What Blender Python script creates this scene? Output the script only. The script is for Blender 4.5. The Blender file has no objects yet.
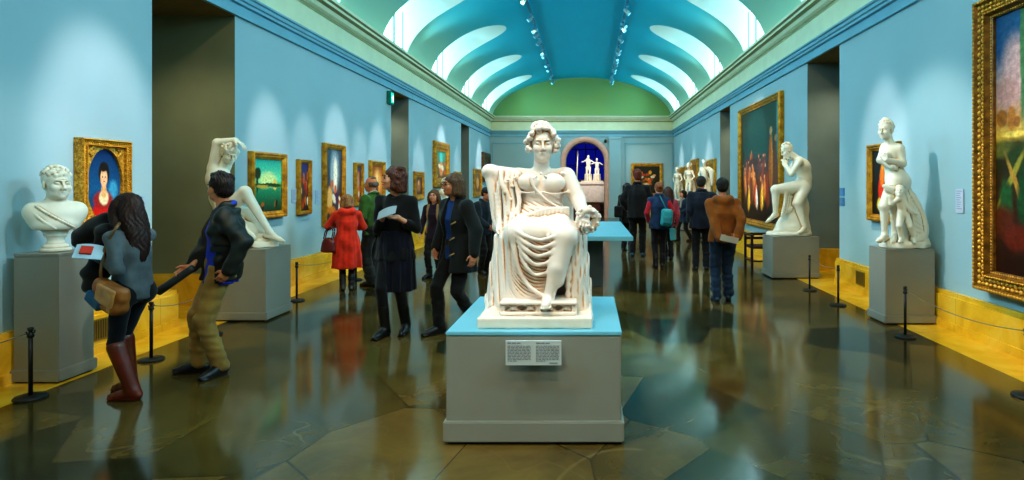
import bpy, bmesh, math, random
import numpy as np
import openvdb
from mathutils import Vector, Matrix, Euler

random.seed(7)
rng = np.random.RandomState(11)
PI = math.pi
scene = bpy.context.scene
COL = scene.collection
F_PX, CX, CY, EYE = 600.0, 589.0, 184.0, 1.65


def W(px, py, Y):
    """The world point that stands at depth Y and is seen at (px, py) of the 1024x480 photo."""
    return Vector(((px - CX) * Y / F_PX, Y, EYE - (py - CY) * Y / F_PX))


# ------------------------------------------------------------------ camera
cam_d = bpy.data.cameras.new('camera')
cam_d.sensor_width = 36.0
cam_d.lens = 36.0 * F_PX / 1024.0
cam_d.shift_x = (512.0 - CX) / 1024.0
cam_d.shift_y = (CY - 240.0) / 1024.0
cam_d.clip_start = 0.05
cam = bpy.data.objects.new('camera', cam_d)
cam.location = (0, 0, EYE)
cam.rotation_euler = (PI / 2, 0, 0)
COL.objects.link(cam)
scene.camera = cam
scene.view_settings.view_transform = 'Standard'
scene.view_settings.look = 'Medium High Contrast'
scene.view_settings.exposure = 0.1
scene.cycles.use_denoising = True
scene.cycles.max_bounces = 7
scene.cycles.diffuse_bounces = 4
scene.cycles.glossy_bounces = 3
scene.cycles.sample_clamp_indirect = 6.0
scene.cycles.caustics_reflective = False
scene.cycles.caustics_refractive = False


# ------------------------------------------------------------------ materials
def lin(r, g, b):
    f = lambda v: (v / 255.0) / 12.92 if v / 255.0 <= 0.04045 else ((v / 255.0 + 0.055) / 1.055) ** 2.4
    return (f(r), f(g), f(b), 1.0)


class NT:
    """Small helper around a material's node tree."""
    def __init__(s, name):
        s.m = bpy.data.materials.new(name)
        s.m.use_nodes = True
        s.t = s.m.node_tree
        s.t.nodes.clear()
        s.out = s.n('ShaderNodeOutputMaterial')

    def n(s, kind, **kw):
        nd = s.t.nodes.new(kind)
        for k, v in kw.items():
            setattr(nd, k, v)
        return nd

    def l(s, a, b):
        s.t.links.new(a, b)

    def setv(s, sock, v):
        if hasattr(v, 'links') or isinstance(v, bpy.types.NodeSocket):
            s.l(v, sock)
        else:
            sock.default_value = v

    def math(s, op, a, b=None, c=None, clamp=False):
        nd = s.n('ShaderNodeMath', operation=op, use_clamp=clamp)
        s.setv(nd.inputs[0], a)
        if b is not None: s.setv(nd.inputs[1], b)
        if c is not None: s.setv(nd.inputs[2], c)
        return nd.outputs[0]

    def vmath(s, op, a, b=None):
        nd = s.n('ShaderNodeVectorMath', operation=op)
        s.setv(nd.inputs[0], a)
        if b is not None: s.setv(nd.inputs[1], b)
        return nd.outputs['Value'] if op in ('LENGTH', 'DOT_PRODUCT', 'DISTANCE') else nd.outputs[0]

    def mix(s, f, a, b, blend='MIX'):
        nd = s.n('ShaderNodeMix', data_type='RGBA', blend_type=blend)
        s.setv(nd.inputs[0], f)
        s.setv(nd.inputs[6], a)
        s.setv(nd.inputs[7], b)
        return nd.outputs[2]

    def noise(s, vec, scale, detail=3, rough=0.5, dist=0.0):
        nd = s.n('ShaderNodeTexNoise')
        if vec is not None: s.l(vec, nd.inputs['Vector'])
        nd.inputs['Scale'].default_value = scale
        nd.inputs['Detail'].default_value = detail
        nd.inputs['Roughness'].default_value = rough
        nd.inputs['Distortion'].default_value = dist
        return nd

    def ramp(s, f, stops, interp='LINEAR'):
        nd = s.n('ShaderNodeValToRGB')
        nd.color_ramp.interpolation = interp
        while len(nd.color_ramp.elements) < len(stops):
            nd.color_ramp.elements.new(0.5)
        for e, (p, c) in zip(nd.color_ramp.elements, stops):
            e.position = p
            e.color = c if len(c) == 4 else (*c, 1)
        s.setv(nd.inputs[0], f)
        return nd.outputs[0]

    def coord(s, which='Object'):
        return s.n('ShaderNodeTexCoord').outputs[which]

    def bsdf(s, color=None, rough=0.5, metal=0.0, spec=0.5, normal=None, coat=0.0, emis=None, estr=0.0, sheen=0.0):
        b = s.n('ShaderNodeBsdfPrincipled')
        if color is not None: s.setv(b.inputs['Base Color'], color)
        s.setv(b.inputs['Roughness'], rough)
        s.setv(b.inputs['Metallic'], metal)
        s.setv(b.inputs['Specular IOR Level'], spec)
        if normal is not None: s.l(normal, b.inputs['Normal'])
        b.inputs['Coat Weight'].default_value = coat
        b.inputs['Coat Roughness'].default_value = 0.08
        b.inputs['Sheen Weight'].default_value = sheen
        if emis is not None:
            s.setv(b.inputs['Emission Color'], emis)
            s.setv(b.inputs['Emission Strength'], estr)
        s.l(b.outputs[0], s.out.inputs[0])
        return b

    def bump(s, h, strength=0.3, dist=0.01):
        b = s.n('ShaderNodeBump')
        b.inputs['Strength'].default_value = strength
        b.inputs['Distance'].default_value = dist
        s.l(h, b.inputs['Height'])
        return b.outputs[0]


_mats = {}


def plain(name, rgb, rough=0.6, metal=0.0, var=0.12, scale=6.0, bump=0.0, spec=0.5, coat=0.0, sheen=0.0):
    if name in _mats: return _mats[name]
    t = NT(name)
    c = t.coord()
    nz = t.noise(c, scale, 3)
    base = lin(*rgb)
    dark = tuple(v * (1 - var) for v in base[:3]) + (1,)
    lite = tuple(min(1, v * (1 + var)) for v in base[:3]) + (1,)
    col = t.ramp(nz.outputs[0], [(0.3, dark), (0.7, lite)])
    nrm = None
    if bump:
        n2 = t.noise(c, scale * 12, 2)
        nrm = t.bump(n2.outputs[0], bump, 0.004)
    t.bsdf(col, rough, metal, spec, nrm, coat, sheen=sheen)
    _mats[name] = t.m
    return t.m


def cloth(name, rgb, bump=0.25):
    return plain('cloth_' + name, rgb, 0.85, 0, 0.25, 9.0, bump, 0.25, sheen=0.15)


def glow(name, rgb, strength):
    if name in _mats: return _mats[name]
    t = NT(name)
    e = t.n('ShaderNodeEmission')
    nz = t.noise(t.coord(), 1.5, 2)
    a = lin(*rgb)
    col = t.ramp(nz.outputs[0], [(0.2, tuple(v * .9 for v in a[:3]) + (1,)), (0.8, a)])
    t.l(col, e.inputs[0])
    e.inputs[1].default_value = strength
    t.l(e.outputs[0], t.out.inputs[0])
    _mats[name] = t.m
    return t.m


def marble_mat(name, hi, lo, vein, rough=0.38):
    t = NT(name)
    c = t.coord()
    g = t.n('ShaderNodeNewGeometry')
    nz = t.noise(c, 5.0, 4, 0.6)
    pt = t.ramp(g.outputs['Pointiness'], [(0.465, lin(*lo)), (0.4985, lin(*hi))])  # creases tinted with lo: warm shade put into the base colour
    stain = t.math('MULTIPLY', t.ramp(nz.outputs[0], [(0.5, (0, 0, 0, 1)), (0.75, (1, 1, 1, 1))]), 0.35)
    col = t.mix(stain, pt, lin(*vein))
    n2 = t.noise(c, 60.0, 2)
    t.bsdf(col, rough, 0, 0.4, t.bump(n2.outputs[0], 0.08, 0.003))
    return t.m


# ------------------------------------------------------------------ objects
def empty(name, loc=(0, 0, 0), rz=0.0):
    o = bpy.data.objects.new(name, None)
    o.empty_display_size = 0.1
    o.location = loc
    o.rotation_euler = (0, 0, rz)
    COL.objects.link(o)
    return o


def tag(o, label=None, cat=None, group=None, kind=None):
    if label: o['label'] = label
    if cat: o['category'] = cat
    if group: o['group'] = group
    if kind: o['kind'] = kind
    return o


def link(name, me, mat=None, parent=None):
    o = bpy.data.objects.new(name, me)
    if mat is not None:
        for m in (mat if isinstance(mat, (list, tuple)) else [mat]):
            me.materials.append(m)
    COL.objects.link(o)
    if parent is not None:
        o.parent = parent
    return o


def copy_tree(o, parent=None):
    c = o.copy()
    COL.objects.link(c)
    if parent is not None:
        c.parent = parent
    for ch in list(o.children):
        copy_tree(ch, c)
    return c


class MB:
    """Collects verts and faces of one mesh object."""
    def __init__(s):
        s.v, s.f, s.mi, s.sm = [], [], [], []
        s.cur = 0

    def add(s, vs, fs, smooth=False):
        o = len(s.v)
        s.v += [tuple(v) for v in vs]
        for f in fs:
            s.f.append([i + o for i in f])
            s.mi.append(s.cur)
            s.sm.append(smooth)

    def box(s, x0, y0, z0, x1, y1, z1, bev=0.0):
        if bev <= 0:
            vs = [(x, y, z) for z in (z0, z1) for y in (y0, y1) for x in (x0, x1)]
            s.add(vs, [(0, 2, 3, 1), (4, 5, 7, 6), (0, 1, 5, 4), (2, 6, 7, 3), (0, 4, 6, 2), (1, 3, 7, 5)])
            return
        bm = bmesh.new()
        bmesh.ops.create_cube(bm, size=1.0)
        for v in bm.verts:
            v.co = Vector(((x0 + x1) / 2 + v.co.x * (x1 - x0), (y0 + y1) / 2 + v.co.y * (y1 - y0), (z0 + z1) / 2 + v.co.z * (z1 - z0)))
        bmesh.ops.bevel(bm, geom=list(bm.edges), offset=bev, segments=2, affect='EDGES')
        s.bm(bm)

    def bm(s, bm, smooth=False, M=None):
        bm.verts.index_update()
        vs = [(M @ v.co) if M is not None else v.co.copy() for v in bm.verts]
        s.add(vs, [[v.index for v in f.verts] for f in bm.faces], smooth)
        bm.free()

    def lathe(s, prof, c=(0, 0, 0), seg=24, smooth=True):
        """prof: list of (radius, z)."""
        vs, fs = [], []
        n = len(prof)
        for i in range(seg):
            a = 2 * PI * i / seg
            for r, z in prof:
                vs.append((c[0] + r * math.cos(a), c[1] + r * math.sin(a), c[2] + z))
        for i in range(seg):
            j = (i + 1) % seg
            for k in range(n - 1):
                fs.append((i * n + k, j * n + k, j * n + k + 1, i * n + k + 1))
        fs.append([i * n for i in range(seg)][::-1])
        fs.append([i * n + n - 1 for i in range(seg)])
        s.add(vs, fs, smooth)

    def tube(s, pts, r, seg=8, r1=None, smooth=True):
        pts = [Vector(p) for p in pts]
        n = len(pts)
        vs, fs = [], []
        up = Vector((0, 0, 1))
        for i, p in enumerate(pts):
            d = (pts[min(i + 1, n - 1)] - pts[max(i - 1, 0)]).normalized()
            a = d.cross(up)
            if a.length < 1e-3: a = d.cross(Vector((1, 0, 0)))
            a.normalize()
            b = d.cross(a)
            rr = r if r1 is None else r + (r1 - r) * i / max(1, n - 1)
            for k in range(seg):
                t = 2 * PI * k / seg
                vs.append(p + a * math.cos(t) * rr + b * math.sin(t) * rr)
        for i in range(n - 1):
            for k in range(seg):
                k2 = (k + 1) % seg
                fs.append((i * seg + k, i * seg + k2, (i + 1) * seg + k2, (i + 1) * seg + k))
        fs.append(list(range(seg))[::-1])
        fs.append([(n - 1) * seg + k for k in range(seg)])
        s.add(vs, fs, smooth)

    def sphere(s, c, r, seg=12, sc=(1, 1, 1)):
        bm = bmesh.new()
        bmesh.ops.create_uvsphere(bm, u_segments=seg, v_segments=max(6, seg // 2), radius=1.0)
        for v in bm.verts:
            v.co = Vector((c[0] + v.co.x * r * sc[0], c[1] + v.co.y * r * sc[1], c[2] + v.co.z * r * sc[2]))
        s.bm(bm, True)

    def build(s, name, mat=None, parent=None, fix=True):
        me = bpy.data.meshes.new(name)
        me.from_pydata(s.v, [], s.f)
        for p, m, sm in zip(me.polygons, s.mi, s.sm):
            p.material_index = m
            p.use_smooth = sm
        if fix:
            bm = bmesh.new()
            bm.from_mesh(me)
            bmesh.ops.recalc_face_normals(bm, faces=bm.faces)
            bm.to_mesh(me)
            bm.free()
        me.update()
        return link(name, me, mat, parent)


# ------------------------------------------------------------------ clay: continuous sculpted surfaces
def spline(pts, n=6):
    pts = [np.array(p, float) for p in pts]
    if len(pts) < 3:
        return pts
    P = [2 * pts[0] - pts[1]] + pts + [2 * pts[-1] - pts[-2]]
    out = []
    for i in range(1, len(P) - 2):
        for j in range(n):
            t = j / n
            out.append(0.5 * ((2 * P[i]) + (-P[i - 1] + P[i + 1]) * t + (2 * P[i - 1] - 5 * P[i] + 4 * P[i + 1] - P[i + 2]) * t * t
                              + (-P[i - 1] + 3 * P[i] - 3 * P[i + 1] + P[i + 2]) * t ** 3))
    out.append(pts[-1])
    return out


class Clay:
    def __init__(s):
        s.ops = []
        s.lo = np.array([1e9] * 3)
        s.hi = -s.lo

    def _bb(s, lo, hi, sub):
        if not sub:
            s.lo = np.minimum(s.lo, lo)
            s.hi = np.maximum(s.hi, hi)

    def cap(s, a, b, ra, rb=None, k=0.02, sub=False):
        a = np.array(a, float); b = np.array(b, float)
        rb = ra if rb is None else rb
        R = max(ra, rb)
        lo, hi = np.minimum(a, b) - R, np.maximum(a, b) + R
        s._bb(lo, hi, sub)

        def f(x, y, z):
            ab = b - a
            L = float(ab @ ab) + 1e-12
            t = np.clip(((x - a[0]) * ab[0] + (y - a[1]) * ab[1] + (z - a[2]) * ab[2]) / L, 0, 1)
            return np.sqrt((x - a[0] - t * ab[0]) ** 2 + (y - a[1] - t * ab[1]) ** 2 + (z - a[2] - t * ab[2]) ** 2) - (ra + t * (rb - ra))
        s.ops.append((lo, hi, f, k, sub))

    def tube(s, pts, r0, r1=None, k=0.01, n=5, sub=False, bulge=False):
        q = spline(pts, n)
        m = len(q) - 1
        r1 = r0 if r1 is None else r1
        rad = lambda i: (r0 + (r1 - r0) * i / m) * ((0.45 + 0.55 * math.sin(PI * min(1, max(0, i / m)))) if bulge else 1)
        for i in range(m):
            s.cap(q[i], q[i + 1], rad(i), rad(i + 1), k, sub)

    def ell(s, c, r, R=None, k=0.02, sub=False):
        c = np.array(c, float)
        r = np.array(r if hasattr(r, '__len__') else (r, r, r), float)
        R = np.eye(3) if R is None else np.array(R)
        ext = np.sqrt(((R * r[None, :]) ** 2).sum(1))
        lo, hi = c - ext, c + ext
        s._bb(lo, hi, sub)

        def f(x, y, z):
            x = x - c[0]; y = y - c[1]; z = z - c[2]
            u = (R[0, 0] * x + R[1, 0] * y + R[2, 0] * z)
            v = (R[0, 1] * x + R[1, 1] * y + R[2, 1] * z)
            w = (R[0, 2] * x + R[1, 2] * y + R[2, 2] * z)
            k0 = np.sqrt((u / r[0]) ** 2 + (v / r[1]) ** 2 + (w / r[2]) ** 2)
            k1 = np.sqrt((u / r[0] ** 2) ** 2 + (v / r[1] ** 2) ** 2 + (w / r[2] ** 2) ** 2) + 1e-9
            return np.where(k0 < 1e-3, -r.min(), k0 * (k0 - 1.0) / k1)
        s.ops.append((lo, hi, f, k, sub))

    def box(s, c, half, R=None, rad=0.01, k=0.01, sub=False):
        c = np.array(c, float)
        h = np.array(half, float)
        R = np.eye(3) if R is None else np.array(R)
        ext = np.abs(R) @ h
        lo, hi = c - ext, c + ext
        s._bb(lo, hi, sub)

        def f(x, y, z):
            x = x - c[0]; y = y - c[1]; z = z - c[2]
            q = [np.abs(R[0, i] * x + R[1, i] * y + R[2, i] * z) - (h[i] - rad) for i in range(3)]
            o = np.sqrt(sum(np.maximum(a, 0) ** 2 for a in q))
            return o + np.minimum(np.maximum(np.maximum(q[0], q[1]), q[2]), 0) - rad
        s.ops.append((lo, hi, f, k, sub))

    def loft(s, secs, k=0.02, folds=None, round_=0.02, sub=False):
        """secs: (z, cx, cy, rx, ry) bottom to top; folds: (count, amplitude at the bottom, amplitude at the top, phase)."""
        secs = sorted(secs)
        A = np.array(secs, float)
        R = A[:, 3:5].max(1) + (0.03 if folds else 0)
        lo = np.array([(A[:, 1] - R).min(), (A[:, 2] - R).min(), A[0, 0]])
        hi = np.array([(A[:, 1] + R).max(), (A[:, 2] + R).max(), A[-1, 0]])
        s._bb(lo, hi, sub)

        def f(x, y, z):
            zz = np.clip(z, A[0, 0], A[-1, 0])
            it = lambda i: np.interp(zz, A[:, 0], A[:, i])
            cx, cy, rx, ry = it(1), it(2), it(3), it(4)
            dx, dy = x - cx, y - cy
            d = (np.sqrt((dx / rx) ** 2 + (dy / ry) ** 2) - 1) * np.minimum(rx, ry)
            if folds:
                n, a0, a1, ph = folds
                th = np.arctan2(dx / rx, -dy / ry)
                t = (zz - A[0, 0]) / (A[-1, 0] - A[0, 0])
                d = d + (a0 * (1 - t) + a1 * t) * (np.sin(n * th + ph + 0.6 * np.sin(3 * th)) + 0.4 * np.sin(2.3 * n * th + 1.7 * ph))
            dz = np.maximum(A[0, 0] - z, z - A[-1, 0])
            r = round_
            d2, z2 = d + r, dz + r
            return np.minimum(np.maximum(d2, z2), 0) + np.sqrt(np.maximum(d2, 0) ** 2 + np.maximum(z2, 0) ** 2) - r
        s.ops.append((lo, hi, f, k, sub))

    def cut(s, f, lo, hi, k=0.005):
        s.ops.append((np.array(lo, float), np.array(hi, float), f, k, True))

    def disp(s, f):
        s.ops.append(f)

    def arrays(s, h, pad=0.03):
        lo = s.lo - pad - 3 * h
        n = np.ceil((s.hi - s.lo + 2 * pad + 6 * h) / h).astype(int) + 1
        ax = [(lo[i] + h * np.arange(n[i])).astype(np.float32) for i in range(3)]
        D = np.full(n, 1.0, np.float32)
        for op in s.ops:
            if callable(op):
                D += op(ax[0][:, None, None], ax[1][None, :, None], ax[2][None, None, :]).astype(np.float32)
                continue
            l, u, f, k, sub = op
            m = k + 4 * h
            i0 = np.clip(np.floor((l - m - lo) / h).astype(int), 0, n)
            i1 = np.clip(np.ceil((u + m - lo) / h).astype(int) + 1, 0, n)
            if (i1 <= i0).any(): continue
            sl = tuple(slice(a, b) for a, b in zip(i0, i1))
            d = f(ax[0][sl[0]][:, None, None], ax[1][sl[1]][None, :, None], ax[2][sl[2]][None, None, :]).astype(np.float32)
            cur = D[sl]
            if sub:
                d = -d
                hh = np.maximum(k - np.abs(cur - d), 0) / k
                D[sl] = np.maximum(cur, d) + hh * hh * k / 4
            else:
                hh = np.maximum(k - np.abs(cur - d), 0) / k
                D[sl] = np.minimum(cur, d) + -(hh * hh * k / 4)
        return D, lo

    def mesh(s, name, h=0.01):
        D, lo = s.arrays(h)
        D = np.clip(D, -3 * h, 3 * h)
        g = openvdb.FloatGrid(3 * h)
        g.copyFromArray(np.ascontiguousarray(D))
        pts, quads = g.convertToQuads(0.0)
        pts = np.asarray(pts, np.float32) * h + lo.astype(np.float32)
        quads = np.asarray(quads, np.int32)
        # drop specks: keep everything else; make normals point outwards
        a, b, c = pts[quads[:, 0]], pts[quads[:, 1]], pts[quads[:, 2]]
        vol = float((a * np.cross(b, c)).sum())
        d4 = pts[quads[:, 3]]
        vol += float((a * np.cross(c, d4)).sum())
        if vol < 0:
            quads = quads[:, ::-1]
        me = bpy.data.meshes.new(name)
        me.vertices.add(len(pts))
        me.vertices.foreach_set('co', pts.ravel())
        me.loops.add(quads.size)
        me.loops.foreach_set('vertex_index', np.ascontiguousarray(quads).ravel())
        me.polygons.add(len(quads))
        me.polygons.foreach_set('loop_start', np.arange(0, quads.size, 4, dtype=np.int32))
        me.polygons.foreach_set('use_smooth', np.ones(len(quads), bool))
        me.update()
        me.validate()
        return me

    def build(s, name, h=0.01, mat=None, parent=None):
        return link(name, s.mesh(name, h), mat, parent)


def wrinkles(amp, f, seed=0):
    r = np.random.RandomState(seed)
    K = [(r.randn(3) * f, r.rand() * 6) for _ in range(5)]

    def fn(x, y, z):
        out = 0
        for k, p in K:
            out = out + np.sin(k[0] * x + k[1] * y + k[2] * z + p)
        return out * (amp / 2.2)
    return fn


def rotz(a):
    c, s_ = math.cos(a), math.sin(a)
    return np.array([[c, -s_, 0], [s_, c, 0], [0, 0, 1.0]])


def rotx(a):
    c, s_ = math.cos(a), math.sin(a)
    return np.array([[1.0, 0, 0], [0, c, -s_], [0, s_, c]])


def roty(a):
    c, s_ = math.cos(a), math.sin(a)
    return np.array([[c, 0, s_], [0, 1.0, 0], [-s_, 0, c]])


def frame_to(d, hint=(0, 0, 1)):
    """3x3 whose z column runs along d."""
    d = np.array(d, float); d /= np.linalg.norm(d)
    x = np.cross(np.array(hint, float), d)
    if np.linalg.norm(x) < 1e-3: x = np.cross(np.array([0, 1.0, 0]), d)
    x /= np.linalg.norm(x)
    y = np.cross(d, x)
    return np.stack([x, y, d], 1)
# ================================================================== the room
XL, XR, YB, YF = -4.84, 4.15, 29.3, -4.0
XC = (XL + XR) / 2
ZC = 3.95                       # underside of the cornice
WT = 1.35                       # depth of the door recesses
DOORS_L = [(6.645, 8.2), (14.67, 16.1), (22.7, 24.2)]
DOORS_R = [(9.94, 11.4), (17.66, 19.0)]

# ---- wall paint
t = NT('wall_paint_blue')
nz = t.noise(t.coord(), 0.6, 3)
t.bsdf(t.ramp(nz.outputs[0], [(0.3, lin(152, 184, 192)), (0.7, lin(160, 190, 198))]), 0.75, 0, 0.2)
M_WALL = t.m
M_JAMB = plain('jamb_shade_olive', (122, 126, 100), 0.8, var=0.08, scale=2)  # jamb tone: partly shade and warm light put into the colour
M_JAMB2 = plain('jamb_shade_grey', (112, 126, 124), 0.8, var=0.08, scale=2)  # greyer jamb tone, again with some shade in the colour
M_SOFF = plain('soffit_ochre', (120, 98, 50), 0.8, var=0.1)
M_CREAM = plain('cornice_paint_cream', (214, 222, 190), 0.6, var=0.05, scale=3)
M_BLUEM = plain('moulding_paint_blue', (120, 172, 190), 0.6, var=0.05, scale=3)
M_OLIVE = plain('moulding_olive', (140, 142, 100), 0.6, var=0.05)  # olive on the narrow bands of the crown moulding


def wall_side(name, x, sgn, doors):
    """sgn +1: the wall's mass lies towards +x of its face."""
    mb = MB()
    ys = [YF] + [v for d in doors for v in d] + [YB + 0.3]
    x1 = x + sgn * WT
    for i in range(0, len(ys), 2):
        a, b = ys[i], ys[i + 1]
        mb.cur = 0
        mb.add([(x, a, 0), (x, b, 0), (x, b, 5.3), (x, a, 5.3)], [(0, 1, 2, 3)])
        for yy in (a, b):
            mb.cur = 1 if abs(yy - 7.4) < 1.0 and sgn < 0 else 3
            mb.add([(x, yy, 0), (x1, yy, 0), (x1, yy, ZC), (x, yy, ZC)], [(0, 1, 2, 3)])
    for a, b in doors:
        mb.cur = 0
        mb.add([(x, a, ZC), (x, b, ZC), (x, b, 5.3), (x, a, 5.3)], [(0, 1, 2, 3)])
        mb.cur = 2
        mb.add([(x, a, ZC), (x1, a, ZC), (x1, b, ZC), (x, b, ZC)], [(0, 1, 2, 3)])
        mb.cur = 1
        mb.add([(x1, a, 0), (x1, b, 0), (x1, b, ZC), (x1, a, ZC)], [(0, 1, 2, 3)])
    o = mb.build(name, [M_WALL, M_JAMB, M_SOFF, M_JAMB2], fix=False)
    tag(o, kind='structure')


wall_side('wall_left', XL, -1, DOORS_L)
wall_side('wall_right', XR, 1, DOORS_R)

# ---- back wall with the archway
AX0, AX1, ASP = -1.13, 0.75, 2.75          # opening, springing height
ARAD = (AX1 - AX0) / 2
ACX = (AX0 + AX1) / 2


def arch_curve(r, n=24):
    return [(ACX - r * math.cos(PI * i / n), ASP + r * math.sin(PI * i / n)) for i in range(n + 1)]


mb = MB()
pts = [(AX0, 0)] + arch_curve(ARAD) + [(AX1, 0)]
for y in (YB,):
    outer = []
    top = 5.0
    n = len(pts)
    vs, fs = [], []
    for i, (px, pz) in enumerate(pts):
        vs.append((px, y, pz))
    for i, (px, pz) in enumerate(pts):
        if i <= n // 2:
            u = i / (n // 2)
            ox, oz = (XL - .2, pz if pz < 2.7 else 2.7 + (top - 2.7) * min(1, (u - 1 / (n // 2)) * 2.2)) if u < .5 else (XL - .2 + (ACX - XL + .2) * (u - .5) * 2, top)
        else:
            u = (n - 1 - i) / (n // 2)
            ox, oz = (XR + .2, pz if pz < 2.7 else 2.7 + (top - 2.7) * min(1, (u - 1 / (n // 2)) * 2.2)) if u < .5 else (XR + .2 - (XR + .2 - ACX) * (u - .5) * 2, top)
        vs.append((ox, y, oz))
    for i in range(n - 1):
        fs.append((i, i + 1, n + i + 1, n + i))
    mb.add(vs, fs)
mb.cur = 1
vs, fs = [], []
for i, (px, pz) in enumerate(pts):
    vs += [(px, YB, pz), (px, YB + 0.6, pz)]
for i in range(len(pts) - 1):
    fs.append((2 * i, 2 * i + 1, 2 * i + 3, 2 * i + 2))
mb.add(vs, fs)
o = mb.build('wall_back', [M_WALL, M_JAMB], fix=False)
tag(o, kind='structure')

# arch surround
M_PINK = plain('arch_stone_pink', (216, 160, 140), 0.6, var=0.08, bump=0.1)
mb = MB()
ins = [(AX0, 0)] + arch_curve(ARAD) + [(AX1, 0)]
outs = [(AX0 - .27, 0)] + arch_curve(ARAD + .27) + [(AX1 + .27, 0)]
vs, fs = [], []
for (a, b), (c, d) in zip(ins, outs):
    vs += [(a, YB - .10, b), ((a + c) / 2, YB - .15, (b + d) / 2), (c, YB - .09, d), (c, YB, d), (a, YB + .02, b)]
for i in range(len(ins) - 1):
    for k in range(5):
        k2 = (k + 1) % 5
        fs.append((i * 5 + k, i * 5 + k2, (i + 1) * 5 + k2, (i + 1) * 5 + k))
mb.add(vs, fs, True)
tag(mb.build('trim_1', M_PINK), kind='structure')

# pilasters and wall panel on the back wall
mb = MB()
for x0, x1 in ((0.98, 1.56), (-1.96, -1.38)):
    mb.box(x0, YB - .12, 0, x1, YB + .05, ZC, 0.01)
    mb.box(x0 - .04, YB - .16, 0, x1 + .04, YB + .05, .5, 0.01)
    mb.box(x0 - .03, YB - .15, ZC - .12, x1 + .03, YB + .05, ZC, 0.01)
tag(mb.build('trim_2', M_WALL), kind='structure')
mb = MB()
for x0, x1 in ((1.75, 4.1), (-4.75, -2.15)):
    for a in ((x0, 3.60, x1, 3.66), (x0, .6, x1, .66)):
        mb.box(a[0], YB - .03, a[1], a[2], YB + .02, a[3])
    for xx in (x0, x1 - .06):
        mb.box(xx, YB - .03, .6, xx + .06, YB + .02, 3.66)
tag(mb.build('trim_3', M_BLUEM), kind='structure')

# rear wall behind the viewer
mb = MB()
mb.add([(XL - .2, YF, 0), (XR + .2, YF, 0), (XR + .2, YF, 7), (XL - .2, YF, 7)], [(0, 1, 2, 3)])
tag(mb.build('wall_rear', plain('rear_wall_paint', (150, 165, 160), 0.8), fix=False), kind='structure')

# ---- floor: big irregular slabs of polished dark marble
t = NT('floor_marble')
c = t.coord()
mp = t.n('ShaderNodeMapping')
t.l(c, mp.inputs[0])
mp.inputs['Rotation'].default_value = (0, 0, 0.62)
mp.inputs['Scale'].default_value = (1.0, 0.78, 1.0)
v = mp.outputs[0]
vor = t.n('ShaderNodeTexVoronoi', feature='F1', distance='EUCLIDEAN')
ved = t.n('ShaderNodeTexVoronoi', feature='DISTANCE_TO_EDGE')
for q in (vor, ved):
    t.l(v, q.inputs['Vector'])
    q.inputs['Scale'].default_value = 1.3
    q.inputs['Randomness'].default_value = 0.62
sep = t.n('ShaderNodeSeparateColor')
t.l(vor.outputs['Color'], sep.inputs[0])
slab = t.ramp(sep.outputs[0], [(0.0, lin(44, 44, 28)), (0.16, lin(62, 56, 30)), (0.24, lin(82, 68, 33)), (0.65, lin(98, 79, 38)), (1.0, lin(112, 90, 48))])
nz = t.noise(c, 1.6, 5, 0.6, 0.8)
cloudy = t.ramp(nz.outputs[0], [(0.3, (0.62, 0.62, 0.62, 1)), (0.7, (1.25, 1.2, 1.1, 1))])
col = t.mix(1.0, slab, cloudy, 'MULTIPLY')
# pale veins
n1 = t.noise(c, 0.55, 3, 0.5, 0.8)
vein = t.math('ABSOLUTE', t.math('SUBTRACT', n1.outputs[0], 0.5))
vm = t.ramp(vein, [(0.0, (1, 1, 1, 1)), (0.007, (0, 0, 0, 1))])
n2 = t.noise(c, 2.1, 2)
vm2 = t.math('MULTIPLY', vm, t.ramp(n2.outputs[0], [(0.45, (0, 0, 0, 1)), (0.62, (1, 1, 1, 1))]))
off = t.n('ShaderNodeVectorMath', operation='ADD')
t.l(c, off.inputs[0]); off.inputs[1].default_value = (7.3, 2.1, 0)
n3 = t.noise(off.outputs[0], 1.3, 2, 0.5, 0.7)
vein3 = t.ramp(t.math('ABSOLUTE', t.math('SUBTRACT', n3.outputs[0], 0.52)), [(0.0, (1, 1, 1, 1)), (0.006, (0, 0, 0, 1))])
vm3 = t.math('MULTIPLY', vein3, 0.3)
col = t.mix(t.math('MULTIPLY', t.math('MAXIMUM', vm2, vm3), 0.2), col, lin(168, 146, 96))
joint = t.ramp(ved.outputs[0], [(0.0, (1, 1, 1, 1)), (0.010, (0, 0, 0, 1))])
col = t.mix(t.math('MULTIPLY', joint, 0.75), col, lin(20, 18, 10))
rg = t.math('MULTIPLY_ADD', nz.outputs[0], 0.10, 0.07)
hb = t.noise(c, 3.0, 2)
b = t.bsdf(col, rg, 0, 0.5, t.bump(hb.outputs[0], 0.02, 0.02))
b.inputs['IOR'].default_value = 1.5
M_FLOOR = t.m
mb = MB()
mb.add([(XL - WT, YF, 0), (XR + WT, YF, 0), (XR + WT, 40, 0), (XL - WT, 40, 0)], [(0, 1, 2, 3)])
tag(mb.build('floor', M_FLOOR, fix=False), kind='structure')

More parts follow.
